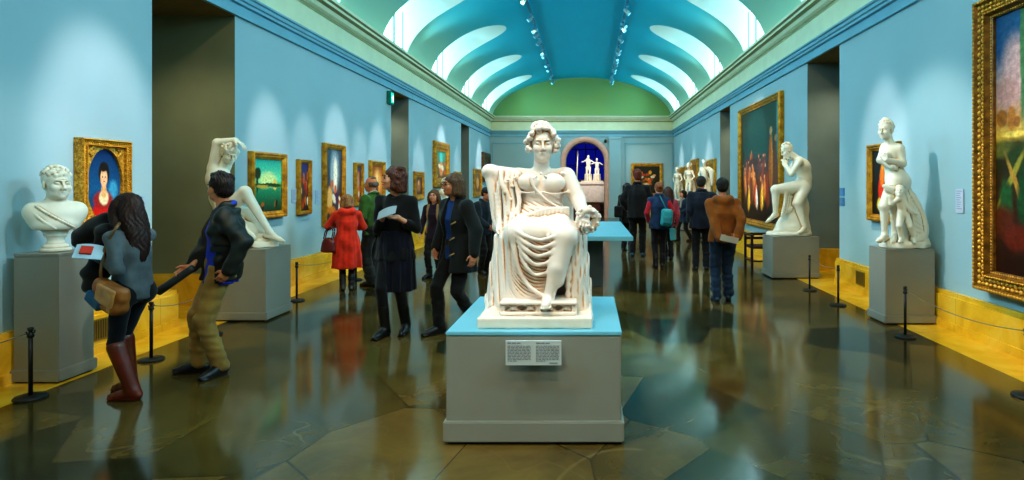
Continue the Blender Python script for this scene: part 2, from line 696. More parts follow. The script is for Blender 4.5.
# ---- yellow marble: border strip on the floor and skirting blocks
t = NT('yellow_marble')
c = t.coord()
n1 = t.noise(c, 2.2, 5, 0.6, 0.6)
col = t.ramp(n1.outputs[0], [(0.25, lin(196, 144, 24)), (0.5, lin(228, 178, 44)), (0.8, lin(240, 200, 84))])
mp = t.n('ShaderNodeMapping'); t.l(c, mp.inputs[0]); mp.inputs['Scale'].default_value = (0.0, 0.6, 0.0)
wv = t.math('FRACT', t.vmath('LENGTH', mp.outputs[0]))
jl = t.ramp(wv, [(0.0, (1, 1, 1, 1)), (0.006, (0, 0, 0, 1))])
col = t.mix(t.math('MULTIPLY', jl, 0.5), col, lin(110, 80, 20))
t.bsdf(col, 0.22, 0, 0.5)
M_YEL = t.m
BH, BD = 0.426, 0.075
for side, x, sgn, w, doors in (('left', XL, 1, 0.50, DOORS_L), ('right', XR, -1, 0.53, DOORS_R)):
    mb = MB()
    ys = [YF] + [v for d in doors for v in d] + [YB]
    for i in range(0, len(ys), 2):
        a, b_ = ys[i], ys[i + 1]
        a2, b2 = (a - .3 if i > 0 else a), (b_ + .32 if i + 2 < len(ys) else b_)
        if side == 'right':
            a2, b2 = (a if i > 0 else a), b_
        else:
            a2 = a
        x0, x1 = sorted((x - sgn * .02, x + sgn * BD))
        mb.box(x0, a2, 0.0, x1, b2, BH - .05)
        x0, x1 = sorted((x - sgn * .02, x + sgn * (BD - .02)))
        mb.box(x0, a2, BH - .05, x1, b2, BH, 0.0)
        x0, x1 = sorted((x - sgn * .02, x + sgn * (BD + .018)))
        mb.box(x0, a2, 0.0, x1, b2, 0.09)
    for a, b_ in doors:
        x0, x1 = sorted((x - sgn * .03, x - sgn * WT))
        mb.box(x0, b_ - .07, 0, x1, b_ + .02, BH)
    tag(mb.build('baseboard_' + side, M_YEL), kind='structure')
    mb = MB()
    x0, x1 = sorted((x - sgn * WT, x + sgn * w))
    mb.box(x0, YF, -.05, x1, YB, 0.004)
    tag(mb.build('trim_' + ('4' if side == 'left' else '5'), M_YEL), kind='structure')
mb = MB()
for x0, x1 in ((XL, -2.0), (1.6, XR)):
    mb.box(x0, YB - .07, 0, x1, YB + .02, .55)
tag(mb.build('baseboard_back', plain('tan_marble', (196, 166, 96), 0.3, var=0.15, scale=3)), kind='structure')

# ---- cornice all round: list of (distance into the room, z, material)
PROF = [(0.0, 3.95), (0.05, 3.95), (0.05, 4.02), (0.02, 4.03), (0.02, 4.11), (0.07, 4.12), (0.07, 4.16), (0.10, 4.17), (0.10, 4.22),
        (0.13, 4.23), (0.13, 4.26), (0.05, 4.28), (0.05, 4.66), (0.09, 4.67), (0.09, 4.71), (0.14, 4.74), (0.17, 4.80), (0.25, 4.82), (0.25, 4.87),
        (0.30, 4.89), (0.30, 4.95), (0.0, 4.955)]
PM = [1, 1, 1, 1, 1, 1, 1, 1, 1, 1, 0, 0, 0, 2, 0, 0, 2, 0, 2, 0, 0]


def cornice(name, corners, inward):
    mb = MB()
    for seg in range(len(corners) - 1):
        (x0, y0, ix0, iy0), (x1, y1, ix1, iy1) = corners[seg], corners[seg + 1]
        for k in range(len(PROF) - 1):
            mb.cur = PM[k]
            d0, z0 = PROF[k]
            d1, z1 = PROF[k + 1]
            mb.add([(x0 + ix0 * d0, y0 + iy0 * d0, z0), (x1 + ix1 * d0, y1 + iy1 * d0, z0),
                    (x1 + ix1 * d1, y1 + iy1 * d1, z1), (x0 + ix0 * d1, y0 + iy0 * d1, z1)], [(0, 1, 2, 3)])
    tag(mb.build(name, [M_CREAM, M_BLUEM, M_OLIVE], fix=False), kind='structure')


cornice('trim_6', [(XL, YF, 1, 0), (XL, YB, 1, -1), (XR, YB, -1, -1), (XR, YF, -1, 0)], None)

# ---- barrel vault with lunettes
VA, VB, VZ = 4.38, 2.10, 4.74
BAY, TIP, HWID = 4.2, 6.545, 0.90
BAYS = [1.95 + BAY * i for i in range(-1, 7)]          # centres: -2.25 ... 27.15
LH = TIP - VZ
XTIP = VA * math.sqrt(1 - (LH / VB) ** 2)
TONGUE = 1.25


def wy(z):
    """Half width of a lunette at height z: straight sides, rounded where it runs out on the vault."""
    u = (z - VZ) / LH
    if u >= 1: return 0.0
    xt = VA * math.sqrt(max(0, 1 - ((z - VZ) / VB) ** 2)) - XTIP
    return HWID if xt >= TONGUE else HWID * math.sqrt(max(0, 1 - (1 - xt / TONGUE) ** 2))


tt = [i / 40 * PI / 2 for i in range(41)]
t_tip = math.asin(LH / VB)
tt = sorted(set([x for x in tt if abs(x - t_tip) > .01] + [t_tip - d for d in (0, .002, .006, .012, .02, .03, .045, .06, .08)]))

t = NT('vault_paint')
c = t.coord()
sx = t.n('ShaderNodeSeparateXYZ'); t.l(c, sx.inputs[0])
nz = t.noise(c, 0.9, 3)
zz = t.math('MULTIPLY_ADD', nz.outputs[0], 0.16, sx.outputs[2])
f = t.math('MULTIPLY_ADD', zz, 1 / 2.2, -4.8 / 2.2)
col = t.ramp(f, [(0.0, lin(196, 226, 190)), (0.42, lin(160, 216, 196)), (0.66, lin(84, 202, 216)), (0.85, lin(30, 188, 222)), (1.0, lin(16, 180, 222))])
t.bsdf(col, 0.6, 0, 0.2)
M_VAULT = t.m
t = NT('lunette_paint')
nz = t.noise(t.coord(), 1.0, 2)
t.bsdf(t.ramp(nz.outputs[0], [(0.3, lin(206, 226, 220)), (0.7, lin(216, 232, 226))]), 0.6, 0, 0.2)
M_REVEAL = t.m
mb = MB()
NC = 10
for yc in BAYS:
    for sg in (-1, 1):
        rows = []
        for a in tt:
            x = XC + sg * VA * math.cos(a)
            z = VZ + VB * math.sin(a)
            w = wy(z)
            r = []
            for half in (-1, 1):
                e0, e1 = yc + half * BAY / 2, yc + half * w
                r.append([(x, e0 + (e1 - e0) * j / NC, z) for j in range(NC + 1)])
            rows.append(r)
        mb.cur = 0
        for h in range(2):
            vs, fs = [], []
            for r in rows: vs += r[h]
            m = NC + 1
            for i in range(len(rows) - 1):
                for j in range(NC):
                    q = (i * m + j, i * m + j + 1, (i + 1) * m + j + 1, (i + 1) * m + j)
                    fs.append(q if (sg * (1 if h == 0 else -1)) < 0 else q[::-1])
            mb.add(vs, fs, True)
        mb.cur = 1
        xw = XC + sg * (VA + .10)
        for half in (-1, 1):
            vs, fs = [], []
            k = 0
            for a in tt:
                z = VZ + VB * math.sin(a)
                if z > TIP + 1e-6: break
                y = yc + half * wy(z)
                vs += [(XC + sg * VA * math.cos(a), y, z), (xw, y, z)]
                k += 1
            for i in range(k - 1):
                q = (2 * i, 2 * i + 1, 2 * i + 3, 2 * i + 2)
                fs.append(q if sg * half > 0 else q[::-1])
            mb.add(vs, fs, True)
o = mb.build('ceiling', [M_VAULT, M_REVEAL], fix=False)
tag(o, kind='structure')
# end walls of the vault
t = NT('tympanum_paint')
nz = t.noise(t.coord(), 0.5, 3)
t.bsdf(t.ramp(nz.outputs[0], [(0.3, lin(146, 178, 104)), (0.7, lin(130, 178, 122))]), 0.7, 0, 0.2)
mb = MB()
for y in (YB, YF + .01):
    vs = [(XC - VA - .1, y, 4.6)] + [(XC - VA * math.cos(PI * i / 48), y, VZ + VB * math.sin(PI * i / 48)) for i in range(49)] + [(XC + VA + .1, y, 4.6)]
    mb.add(vs, [list(range(len(vs)))])
tag(mb.build('wall_end', t.m, fix=False), kind='structure')

# lunette windows
t = NT('window_daylight_glass')
em = t.n('ShaderNodeEmission')
nz = t.noise(t.coord(), 0.8, 2)
t.l(t.ramp(nz.outputs[0], [(0.2, (0.46, 0.84, 1.0, 1)), (0.8, (0.54, 0.90, 1.0, 1))]), em.inputs[0])
em.inputs[1].default_value = 4.6
t.l(em.outputs[0], t.out.inputs[0])
M_SKY = t.m
M_WFR = plain('window_frame_green', (70, 140, 120), 0.5)
k = 0
for yc in BAYS:
    for sg in (-1, 1):
        k += 1
        root = empty('window_%d' % k, (XC + sg * (VA + .09), yc, VZ + .1))
        tag(root, kind='structure')
        mb = MB()
        zs = [VZ + LH * (1 - (1 - i / 40) ** 2) for i in range(41)]
        prof = [(-wy(z), z) for z in zs] + [(wy(z), z) for z in zs[::-1][1:]]
        vs = [(0, y * .995, z - VZ - .1) for y, z in prof]
        mb.add(vs, [list(range(len(vs)))])
        mb.build('glass', M_SKY, root, fix=False)
        mb = MB()
        for yy in (.22, -.93, .93):
            mb.box(-.03, yy - .035, -.1, .03, yy + .035, 1.62 if abs(yy) < .5 else 1.40)
        mb.build('window_frame', M_WFR, root)

# ---- room seen through the archway
M_DK = plain('far_room_wall', (60, 40, 48), 0.8)
mb = MB()
mb.box(-4.5, YB + .62, -.02, -4.4, 37.2, 5)
mb.box(4.4, YB + .62, -.02, 4.5, 37.2, 5)
mb.box(-4.5, YB + .62, 5, 4.5, 37.2, 5.1)
mb.box(-4.5, 37.2, 0, 4.5, 37.3, 5.1)
tag(mb.build('wall_far_room', M_DK), kind='structure')
root = empty('door_1', (-.2, 36.6, 0)); tag(root, kind='structure')
mb = MB(); mb.box(-2.4, 0, 1.9, 2.4, .04, 4.4)
mb.build('glass', glow('dusk_blue_glass', (12, 18, 120), 0.9), root)
mb = MB()
for i in range(9):
    x = -2.4 + i * .6
    mb.box(x - .025, -.06, 0, x + .025, .02, 4.4)
for z in (1.9, 2.75, 3.75, 4.38):
    mb.box(-2.4, -.06, z - .03, 2.4, .02, z + .03)
mb.box(-2.4, -.05, 0, 2.4, .02, 1.9)
mb.build('door_frame', plain('door_frame_brown', (110, 84, 84), 0.5), root)
# ================================================================== plinths
M_PL = plain('plinth_paint_grey', (142, 141, 130), 0.45, var=0.05, scale=2)
M_PLTOP = plain('plinth_top_blue', (120, 186, 205), 0.35, var=0.05, scale=2)


def plinth(label, x0, x1, y0, y1, h, skirt=0.11, top=None, lip=0.0, name='plinth'):
    root = empty(name, ((x0 + x1) / 2, (y0 + y1) / 2, 0))
    tag(root, label, 'plinth')
    a, b = (x1 - x0) / 2, (y1 - y0) / 2
    mb = MB(); mb.box(-a, -b, skirt - .005, a, b, h - .025, 0.006)
    mb.build('body', M_PL, root)
    mb = MB(); mb.box(-a - .018, -b - .018, .018, a + .018, b + .018, skirt, 0.008)
    mb.build('skirting', M_PL, root)
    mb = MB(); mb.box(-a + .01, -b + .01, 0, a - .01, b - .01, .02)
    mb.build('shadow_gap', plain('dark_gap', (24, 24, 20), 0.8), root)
    mb = MB(); mb.box(-a - lip, -b - lip, h - .025, a + lip, b + lip, h, 0.004)
    mb.build('top_slab', top or M_PL, root)
    return root


plinth('large central grey plinth with blue top carrying the seated marble woman', -.905, .205, 3.80, 4.985, .715, .15, M_PLTOP, .003)
plinth('tall grey plinth carrying the marble bust of a man', -4.752, -4.378, 4.95, 5.31, 1.074, .115)
plinth('wide grey plinth under the marble figure with raised arms', -4.62, -3.875, 7.19, 7.80, .866, .11)
plinth('grey plinth under the standing marble woman beside the huge gold frame', 3.475, 4.055, 7.03, 7.45, .886, .11)
plinth('low broad grey plinth under the seated marble nude on a rock', 3.20, 4.01, 10.44, 11.06, .73, .10)
plinth('slim plinth under the far marble bust with curly hair', -4.5, -4.05, 17.7, 18.15, 1.12, .1)
plinth('plinth below the draped marble statue nearest the far orange crowd', 3.3, 3.95, 18.3, 18.9, 1.15, .1)
plinth('plinth below the middle of the three far standing statues', 3.3, 3.9, 21.2, 21.8, 1.05, .1)
plinth('plinth below the farthest standing statue by the back wall', 3.3, 3.9, 24.0, 24.6, .98, .1)

# information panel fixed on the central plinth
root = empty('information_panel', (-.345, 3.79, .60))
tag(root, 'white information panel with two columns of text on the central plinth', 'sign')
mb = MB()
pw, ph, pt = .173, .155, .07
vs = [(-pw, -pt, ph / 2), (pw, -pt, ph / 2), (pw, -pt + .012, -ph / 2), (-pw, -pt + .012, -ph / 2)]
vs += [(x, y + .012, z) for x, y, z in vs]
mb.add(vs, [(0, 1, 2, 3), (7, 6, 5, 4), (0, 4, 5, 1), (1, 5, 6, 2), (2, 6, 7, 3), (3, 7, 4, 0)])
panel = mb.build('panel', plain('panel_white', (206, 214, 214), 0.5, var=.02), root)
mb = MB(); mb.box(-.10, -pt + .02, -.03, .10, .012, .03)
mb.build('bracket', M_PL, root)
mb = MB()
r_ = random.Random(3)
for cx in (-.165, .012):
    mb = MB()
    for i in range(13):
        z = ph / 2 - .014 - i * .0095
        x = cx + .004
        end = cx + (.148 if i < 12 else .06)
        if i == 1: continue
        while x < end:
            w = r_.uniform(.008, .026) if i > 0 else r_.uniform(.02, .03)
            if i == 0 and x > cx + .07: break
            y = -pt + .012 * (ph / 2 - z) / ph - .0006
            mb.box(x, y - .0006, z - (.002 if i else .003), min(x + w, end), y, z + (.002 if i else .003))
            x += w + .005
    if cx > 0: mb.box(.10, -pt + .0095, -.066, .15, -pt + .0105, -.060)
    mb.build('lettering', plain('print_grey', (120, 126, 140), 0.7), panel)

# long table behind the statue
root = empty('display_table', (-.30, 11.05, 0))
tag(root, 'long low display table with a blue top behind the seated statue', 'table')
mb = MB(); mb.box(-1.0, -1.85, .775, .98, 1.85, .845, .008); mb.build('table_top', M_PLTOP, root)
mb = MB(); mb.box(-.5, -1.4, .0, .525, -.9, .775, .006); mb.build('support', plain('support_slate', (70, 88, 96), .6), root)
mb = MB(); mb.box(-.5, .9, .0, .525, 1.4, .775, .006); mb.build('support', plain('support_slate', (70, 88, 96), .6), root)

# ================================================================== pictures
t = NT('gilded_wood')
c = t.coord()
n1 = t.noise(c, 38, 4, 0.65)
col = t.ramp(n1.outputs[0], [(0.3, lin(96, 58, 10)), (0.5, lin(196, 140, 30)), (0.72, lin(246, 204, 96))])
t.bsdf(col, 0.38, 0.4, 0.5, t.bump(n1.outputs[0], 0.35, 0.008))
M_GOLD = t.m
t = NT('gilded_wood_plain')
n1 = t.noise(t.coord(), 9, 4, 0.6)
col = t.ramp(n1.outputs[0], [(0.3, lin(140, 92, 16)), (0.55, lin(200, 144, 34)), (0.8, lin(236, 188, 70))])
t.bsdf(col, 0.36, 0.5, 0.5, t.bump(n1.outputs[0], 0.25, 0.008))
M_GOLDP = t.m
t = NT('dark_gilt')
n1 = t.noise(t.coord(), 14, 4, 0.6)
col = t.ramp(n1.outputs[0], [(0.3, lin(44, 30, 14)), (0.6, lin(96, 66, 24)), (0.85, lin(150, 110, 40))])
t.bsdf(col, 0.45, 0.4, 0.5, t.bump(n1.outputs[0], 0.4, 0.01))
M_GOLDD = t.m
M_GOLDC = plain('gilded_carving', (216, 164, 54), 0.34, 0.5, 0.3, 20)
M_GOLDA = plain('aged_gilding', (132, 90, 26), 0.42, 0.3, 0.5, 16, 0.2)
M_GOLDC2 = plain('aged_carving', (224, 168, 64), 0.36, 0.4, 0.3, 20)
M_BACK = plain('frame_back_wood', (52, 36, 20), 0.8)


def paint(name, sky, blobs, noise=0.10, seed=0.0, detail=26.0, streak=None):
    """A painted canvas. sky: vertical gradient [(v, rgb)]; blobs: (u, v, ru, rv, rgb, softness[, tilt])."""
    t = NT(name)
    g = t.coord('Generated')
    sp = t.n('ShaderNodeSeparateXYZ'); t.l(g, sp.inputs[0])
    cb = t.n('ShaderNodeCombineXYZ'); t.l(sp.outputs[0], cb.inputs[0]); t.l(sp.outputs[2], cb.inputs[1]); cb.inputs[2].default_value = seed
    uv = cb.outputs[0]
    n1 = t.noise(uv, 5.0, 4, 0.6)
    n2 = t.noise(uv, 17.0, 3, 0.6)
    d = t.vmath('SCALE', t.vmath('SUBTRACT', n1.outputs['Color'], (0.5, 0.5, 0.5)))
    d.node.inputs['Scale'].default_value = noise * 2
    d2 = t.vmath('SCALE', t.vmath('SUBTRACT', n2.outputs['Color'], (0.5, 0.5, 0.5)))
    d2.node.inputs['Scale'].default_value = noise * 0.9
    p = t.vmath('ADD', t.vmath('ADD', uv, d), d2)
    s2 = t.n('ShaderNodeSeparateXYZ'); t.l(p, s2.inputs[0])
    col = t.ramp(s2.outputs[1], [(v, lin(*c)) for v, c in sorted(sky, key=lambda q: q[0])])
    for b in blobs:
        u, v, ru, rv, rgb, soft = b[:6]
        q = t.vmath('SUBTRACT', p, (u, v, seed))
        if len(b) > 6:
            r = t.n('ShaderNodeVectorRotate', rotation_type='Z_AXIS')
            t.l(q, r.inputs['Vector']); r.inputs['Angle'].default_value = b[6]
            q = r.outputs[0]
        q = t.vmath('MULTIPLY', q, (1 / ru, 1 / rv, 0))
        L = t.vmath('LENGTH', q)
        mr = t.n('ShaderNodeMapRange', interpolation_type='SMOOTHSTEP')
        t.l(L, mr.inputs[0])
        mr.inputs[1].default_value = 1 + soft * .5; mr.inputs[2].default_value = 1 - soft * .5
        mr.inputs[3].default_value = 0; mr.inputs[4].default_value = 1
        col = t.mix(mr.outputs[0], col, lin(*rgb))
    n3 = t.noise(uv, detail, 3, 0.7)
    col = t.mix(0.55, col, t.ramp(n3.outputs[0], [(0.3, (0.35, 0.35, 0.35, 1)), (0.5, (0.9, .9, .9, 1)), (0.7, (1.6, 1.55, 1.45, 1))]), 'MULTIPLY')
    t.bsdf(col, 0.35, 0, 0.35)
    return t.m


FRAMES = {  # (fraction across the moulding from outside, height off the wall)
    'plain': [(0, 0), (0, .7), (.12, .95), (.3, 1.0), (.45, .8), (.62, .82), (.8, .55), (1, .5), (1, .3)],
    'rich': [(0, 0), (0, .8), (.08, 1.0), (.2, 1.0), (.28, .78), (.62, .72), (.7, .9), (.8, .92), (.88, .6), (1, .52), (1, .3)],
}


def picture(label, w, h, loc, rz, canvas, fw=.09, depth=.07, style='plain', gold=None, oval=False, beads=0, name='framed_picture', group=None):
    root = empty(name, loc, rz)
    tag(root, label, 'picture', group)
    gold = gold or M_GOLDP
    mb = MB()
    P = FRAMES[style]
    vs, fs = [], []
    for sx, sz in ((-1, -1), (1, -1), (1, 1), (-1, 1)):
        for a, b in P:
            vs.append((sx * (w / 2 - a * fw), -b * depth, sz * (h / 2 - a * fw)))
    n = len(P)
    for i in range(4):
        j = (i + 1) % 4
        for k in range(n - 1):
            fs.append((i * n + k, j * n + k, j * n + k + 1, i * n + k + 1))
    mb.add(vs, fs)
    if beads:
        mb.cur = 1
        bm0 = bmesh.new(); bmesh.ops.create_icosphere(bm0, subdivisions=1, radius=1.0)
        bv = [v.co.copy() for v in bm0.verts]; bf = [[v.index for v in f.verts] for f in bm0.faces]; bm0.free()
        for frac, hgt, r, st in ((.14, 1.0, .030, .058), (.36, .80, .046, .085), (.56, .76, .046, .085), (.75, .92, .024, .050), (.93, .58, .018, .045)):
            r *= fw / .31; st *= fw / .31
            a, b = w / 2 - frac * fw, h / 2 - frac * fw
            for (x0, z0, x1, z1) in ((-a, -b, a, -b), (a, -b, a, b), (a, b, -a, b), (-a, b, -a, -b)):
                L = math.hypot(x1 - x0, z1 - z0)
                m = max(2, int(L / st))
                for i in range(m):
                    u = i / m
                    sq = 1.0 if i % 2 == 0 or r < .03 else .8
                    along = (abs(x1 - x0) > abs(z1 - z0))
                    ex, ez = (.95 * r, .8 * r) if along else (.8 * r, .95 * r)
                    if sq < 1: ex, ez = ex * sq, ez * sq
                    c0 = (x0 + (x1 - x0) * u, -hgt * depth, z0 + (z1 - z0) * u)
                    mb.add([(c0[0] + v.x * ex, c0[1] + v.y * r * .55, c0[2] + v.z * ez) for v in bv], bf, True)
    fr = mb.build('frame', [gold, M_GOLDC2 if gold is M_GOLDA else M_GOLDC] if beads else gold, root)
    iw, ih = w / 2 - fw + .004, h / 2 - fw + .004
    if oval:
        mb = MB()
        N = 40
        vs, fs = [], []
        for i in range(N):
            a = 2 * PI * i / N
            ca, sa = math.cos(a), math.sin(a)
            m = max(abs(ca), abs(sa))
            vs += [(iw * .96 * ca, -depth * .32, ih * .97 * sa), (iw * .9 * ca * 1.08, -depth * .62, ih * .9 * sa * 1.08), (iw * ca / m, -depth * .5, ih * sa / m)]
        for i in range(N):
            j = (i + 1) % N
            for k in range(2):
                fs.append((i * 3 + k, j * 3 + k, j * 3 + k + 1, i * 3 + k + 1))
        mb.add(vs, fs)
        for sx in (-1, 1):
            for sz in (-1, 1):
                for q in range(5):
                    mb.sphere((sx * iw * (.93 - .1 * abs(q - 2)) * (1 - .02 * q), -depth * .6, sz * ih * (.78 + .05 * q)), .022, 8, (1, .5, 1))
        mb.build('oval_mount', M_GOLD, fr)
    mb = MB()
    mb.add([(-iw, 0, -ih), (iw, 0, -ih), (iw, 0, ih), (-iw, 0, ih)], [(0, 1, 2, 3)])
    cv = mb.build('canvas', canvas, root, fix=False)
    cv.location = (0, -depth * .34, 0)
    mb = MB(); mb.box(-w / 2 + .02, -.012, -h / 2 + .02, w / 2 - .02, .0, h / 2 - .02)
    mb.build('backing', M_BACK, root)
    return root


def on_left(label, y0, y1, z0, z1, canvas, **k):
    return picture(label, y1 - y0, z1 - z0, (XL + .004, (y0 + y1) / 2, (z0 + z1) / 2), PI / 2, canvas, **k)


def on_right(label, y0, y1, z0, z1, canvas, **k):
    return picture(label, y1 - y0, z1 - z0, (XR - .004, (y0 + y1) / 2, (z0 + z1) / 2), -PI / 2, canvas, **k)


def crowd(n, seed, cols, v0, v1, u0=.05, u1=.95, s=(.05, .16), soft=.5):
    r = random.Random(seed)
    out = []
    for i in range(n):
        v = v1 - (v1 - v0) * i / max(1, n - 1) + r.uniform(-.04, .04)
        out.append((r.uniform(u0, u1), v, s[0] * r.uniform(.6, 1.3), s[1] * r.uniform(.6, 1.2), r.choice(cols), soft, r.uniform(-.5, .5)))
    return out


OR, RD, YE, BR, DK, GR, FL, BL, WH = (206, 98, 20), (170, 40, 20), (224, 160, 40), (90, 50, 22), (24, 22, 18), (20, 70, 50), (226, 170, 110), (24, 60, 120), (220, 214, 190)

on_left('oval portrait of a lady in red, in a carved square gold frame', 5.63, 6.24, 1.19, 2.09,
        paint('painted_lady', [(0, (20, 40, 60)), (.45, (16, 84, 132)), (1, (8, 40, 92))],
              [(.78, .44, .12, .12, (60, 150, 190), .8), (.5, .1, .30, .20, (196, 24, 16), .3), (.5, .3, .26, .12, (150, 30, 30), .4), (.52, .33, .13, .10, (230, 214, 170), .4),
               (.52, .42, .07, .10, FL, .3), (.52, .66, .15, .15, (30, 16, 12), .3), (.52, .60, .095, .125, (236, 184, 140), .25), (.52, .74, .12, .06, (30, 16, 12), .4),
               (.49, .61, .012, .01, DK, .5), (.56, .61, .012, .01, DK, .5), (.525, .545, .022, .008, (180, 50, 40), .6)], 0.015, 1),
        fw=.085, depth=.09, style='rich', gold=M_GOLD, oval=True, beads=1)
on_left('green landscape with lake and tree, beside the figure with raised arms', 8.5, 9.47, 1.14, 2.12,
        paint('painted_lake', [(0, (10, 50, 30)), (.22, (18, 96, 66)), (.42, (20, 132, 96)), (.5, (80, 160, 70)), (.6, (90, 214, 170)), (1, (0, 150, 140))],
              [(.5, .6, .3, .14, (190, 220, 150), .9), (.14, .72, .12, .11, (16, 50, 20), .5), (.12, .55, .03, .2, (20, 40, 16), .5), (.75, .52, .08, .1, (214, 190, 90), .6), (.5, .5, .6, .04, (24, 70, 30), .6),
               (.3, .48, .2, .03, (170, 150, 60), .6)] + crowd(10, 4, [BR, DK, (150, 90, 30)], .04, .16, s=(.04, .07)), 0.04, 2), fw=.1, depth=.09, gold=M_GOLDP)
on_left('small upright picture with a blue sky and tumbling figures', 9.9, 10.33, 1.14, 2.06,
        paint('painted_tumble', [(0, (30, 18, 12)), (.5, (80, 60, 60)), (1, (30, 50, 120))], crowd(16, 8, [OR, RD, WH, (180, 120, 110), BR], .1, .75, s=(.12, .09)), 0.06, 3), fw=.06, depth=.08)
on_left('tall picture of a pale light burst over a crouching figure', 10.85, 11.75, .88, 2.4,
        paint('painted_light', [(0, (30, 20, 12)), (.5, (60, 60, 70)), (1, (40, 80, 100))],
              [(.55, .68, .26, .3, (140, 170, 180), .8), (.6, .62, .12, .26, (240, 236, 214), .6), (.25, .3, .16, .16, (230, 180, 100), .5), (.6, .3, .2, .1, (70, 40, 80), .6), (.3, .14, .3, .06, (210, 120, 30), .7)]
              + crowd(8, 9, [OR, BR, DK, WH], .08, .5, s=(.1, .06)), 0.06, 4), fw=.1, depth=.09)
on_left('narrow picture of a robed figure between the tall one and the orange one', 12.3, 12.72, 1.2, 2.09,
        paint('painted_robe', [(0, (50, 26, 10)), (.6, (110, 60, 40)), (1, (40, 60, 110))], [(.5, .55, .2, .3, (200, 150, 130), .6), (.5, .25, .3, .2, OR, .6)] + crowd(8, 12, [OR, RD, WH], .1, .8, s=(.1, .08)), 0.06, 5), fw=.07, depth=.08)
on_left('glowing orange picture just before the second doorway', 13.15, 14.07, 1.12, 2.17,
        paint('painted_orange', [(0, (90, 40, 10)), (.5, (214, 130, 40)), (1, (150, 80, 30))], [(.55, .55, .3, .34, (250, 180, 90), .9), (.5, .5, .1, .3, (255, 220, 150), .8)] + crowd(5, 3, [RD, BR], .1, .4, s=(.1, .1)), 0.05, 6), fw=.11, depth=.08)
on_left('small brown picture just past the second doorway', 16.5, 17.4, 1.2, 2.0,
        paint('painted_brown', [(0, (70, 40, 16)), (1, (60, 50, 50))], [(.5, .5, .3, .34, (170, 110, 70), .7), (.5, .68, .12, .12, FL, .5)], 0.06, 7), fw=.16, depth=.08)
on_left('tall gold framed picture with a green top hanging highest on its wall', 18.55, 20.4, 1.55, 3.0,
        paint('painted_greentop', [(0, (90, 50, 20)), (.5, (120, 110, 70)), (1, (20, 150, 130))], [(.5, .75, .16, .2, (60, 200, 190), .6), (.5, .35, .2, .25, (210, 150, 90), .6)] + crowd(6, 2, [OR, BR, WH], .1, .5, s=(.12, .08)), 0.05, 8), fw=.3, depth=.12, gold=M_GOLDP)
on_left('round topped small gilt picture before the third doorway', 21.5, 22.4, 1.5, 2.1,
        paint('painted_small_gilt', [(0, (90, 60, 30)), (1, (130, 100, 70))], [(.5, .5, .25, .3, FL, .6)], 0.05, 9), fw=.2, depth=.1)
on_left('low gilt picture past the third doorway', 25.0, 26.7, 1.1, 2.3,
        paint('painted_low_gilt', [(0, (90, 56, 20)), (1, (120, 90, 50))], [(.5, .5, .25, .3, (200, 150, 80), .6)], 0.05, 10), fw=.22, depth=.1)
on_left('dark framed picture at the far end, near the back wall', 26.95, 28.9, 1.75, 3.1,
        paint('painted_dark', [(0, (30, 20, 14)), (1, (60, 44, 34))], [(.5, .5, .3, .34, (110, 80, 60), .7)], 0.05, 11), fw=.3, depth=.12, gold=M_GOLDD)

on_right('huge landscape in a heavy carved gold frame, partly out of view', 2.8, 6.24, .56, 3.53,
         paint('painted_ruins', [(0, (40, 16, 8)), (.3, (52, 30, 12)), (.45, (36, 40, 16)), (.5, (60, 56, 20)), (.53, (200, 160, 60)), (.6, (190, 140, 80)), (.7, (190, 150, 140)), (.85, (150, 150, 160)), (1, (20, 90, 130))],
               [(.05, .93, .09, .13, (16, 84, 130), .8), (.09, .78, .06, .12, (206, 160, 156), .8), (.05, .70, .05, .06, (190, 140, 130), .8), (.125, .85, .012, .3, (70, 120, 70), .7), (.03, .60, .025, .035, (150, 92, 30), .4),
                (.075, .595, .02, .045, (176, 112, 40), .4), (.10, .58, .015, .02, (150, 90, 30), .4), (.09, .535, .05, .012, (236, 200, 90), .7), (.03, .48, .06, .03, (96, 96, 40), .8), (.10, .44, .05, .05, (40, 60, 24), .7),
                (.07, .36, .012, .12, (150, 140, 50), .7, .5), (.10, .33, .010, .13, (170, 130, 50), .7, -.4), (.05, .28, .03, .08, (30, 80, 40), .8), (.13, .3, .03, .10, (24, 70, 36), .8), (.04, .2, .05, .06, (80, 34, 14), .8),
                (.10, .14, .06, .05, (96, 30, 14), .7), (.5, .3, .2, .2, (30, 60, 30), .8), (.6, .66, .2, .2, (220, 190, 160), .9), (.35, .56, .2, .05, (226, 190, 90), .8)], 0.010, 12, 46),
         fw=.215, depth=.17, style='rich', gold=M_GOLDA, beads=1)
on_right('dark picture of a red robed figure behind the standing marble woman', 7.95, 8.8, 1.12, 2.22,
         paint('painted_redrobe', [(0, (20, 14, 10)), (.5, (14, 20, 22)), (1, (16, 40, 46))],
               [(.46, .36, .2, .30, (206, 50, 20), .4), (.42, .6, .10, .16, (222, 120, 30), .4), (.45, .76, .06, .07, (226, 160, 60), .4), (.3, .16, .1, .1, (210, 190, 60), .5), (.62, .3, .1, .3, (160, 30, 16), .5)], 0.04, 13), fw=.1, depth=.09)
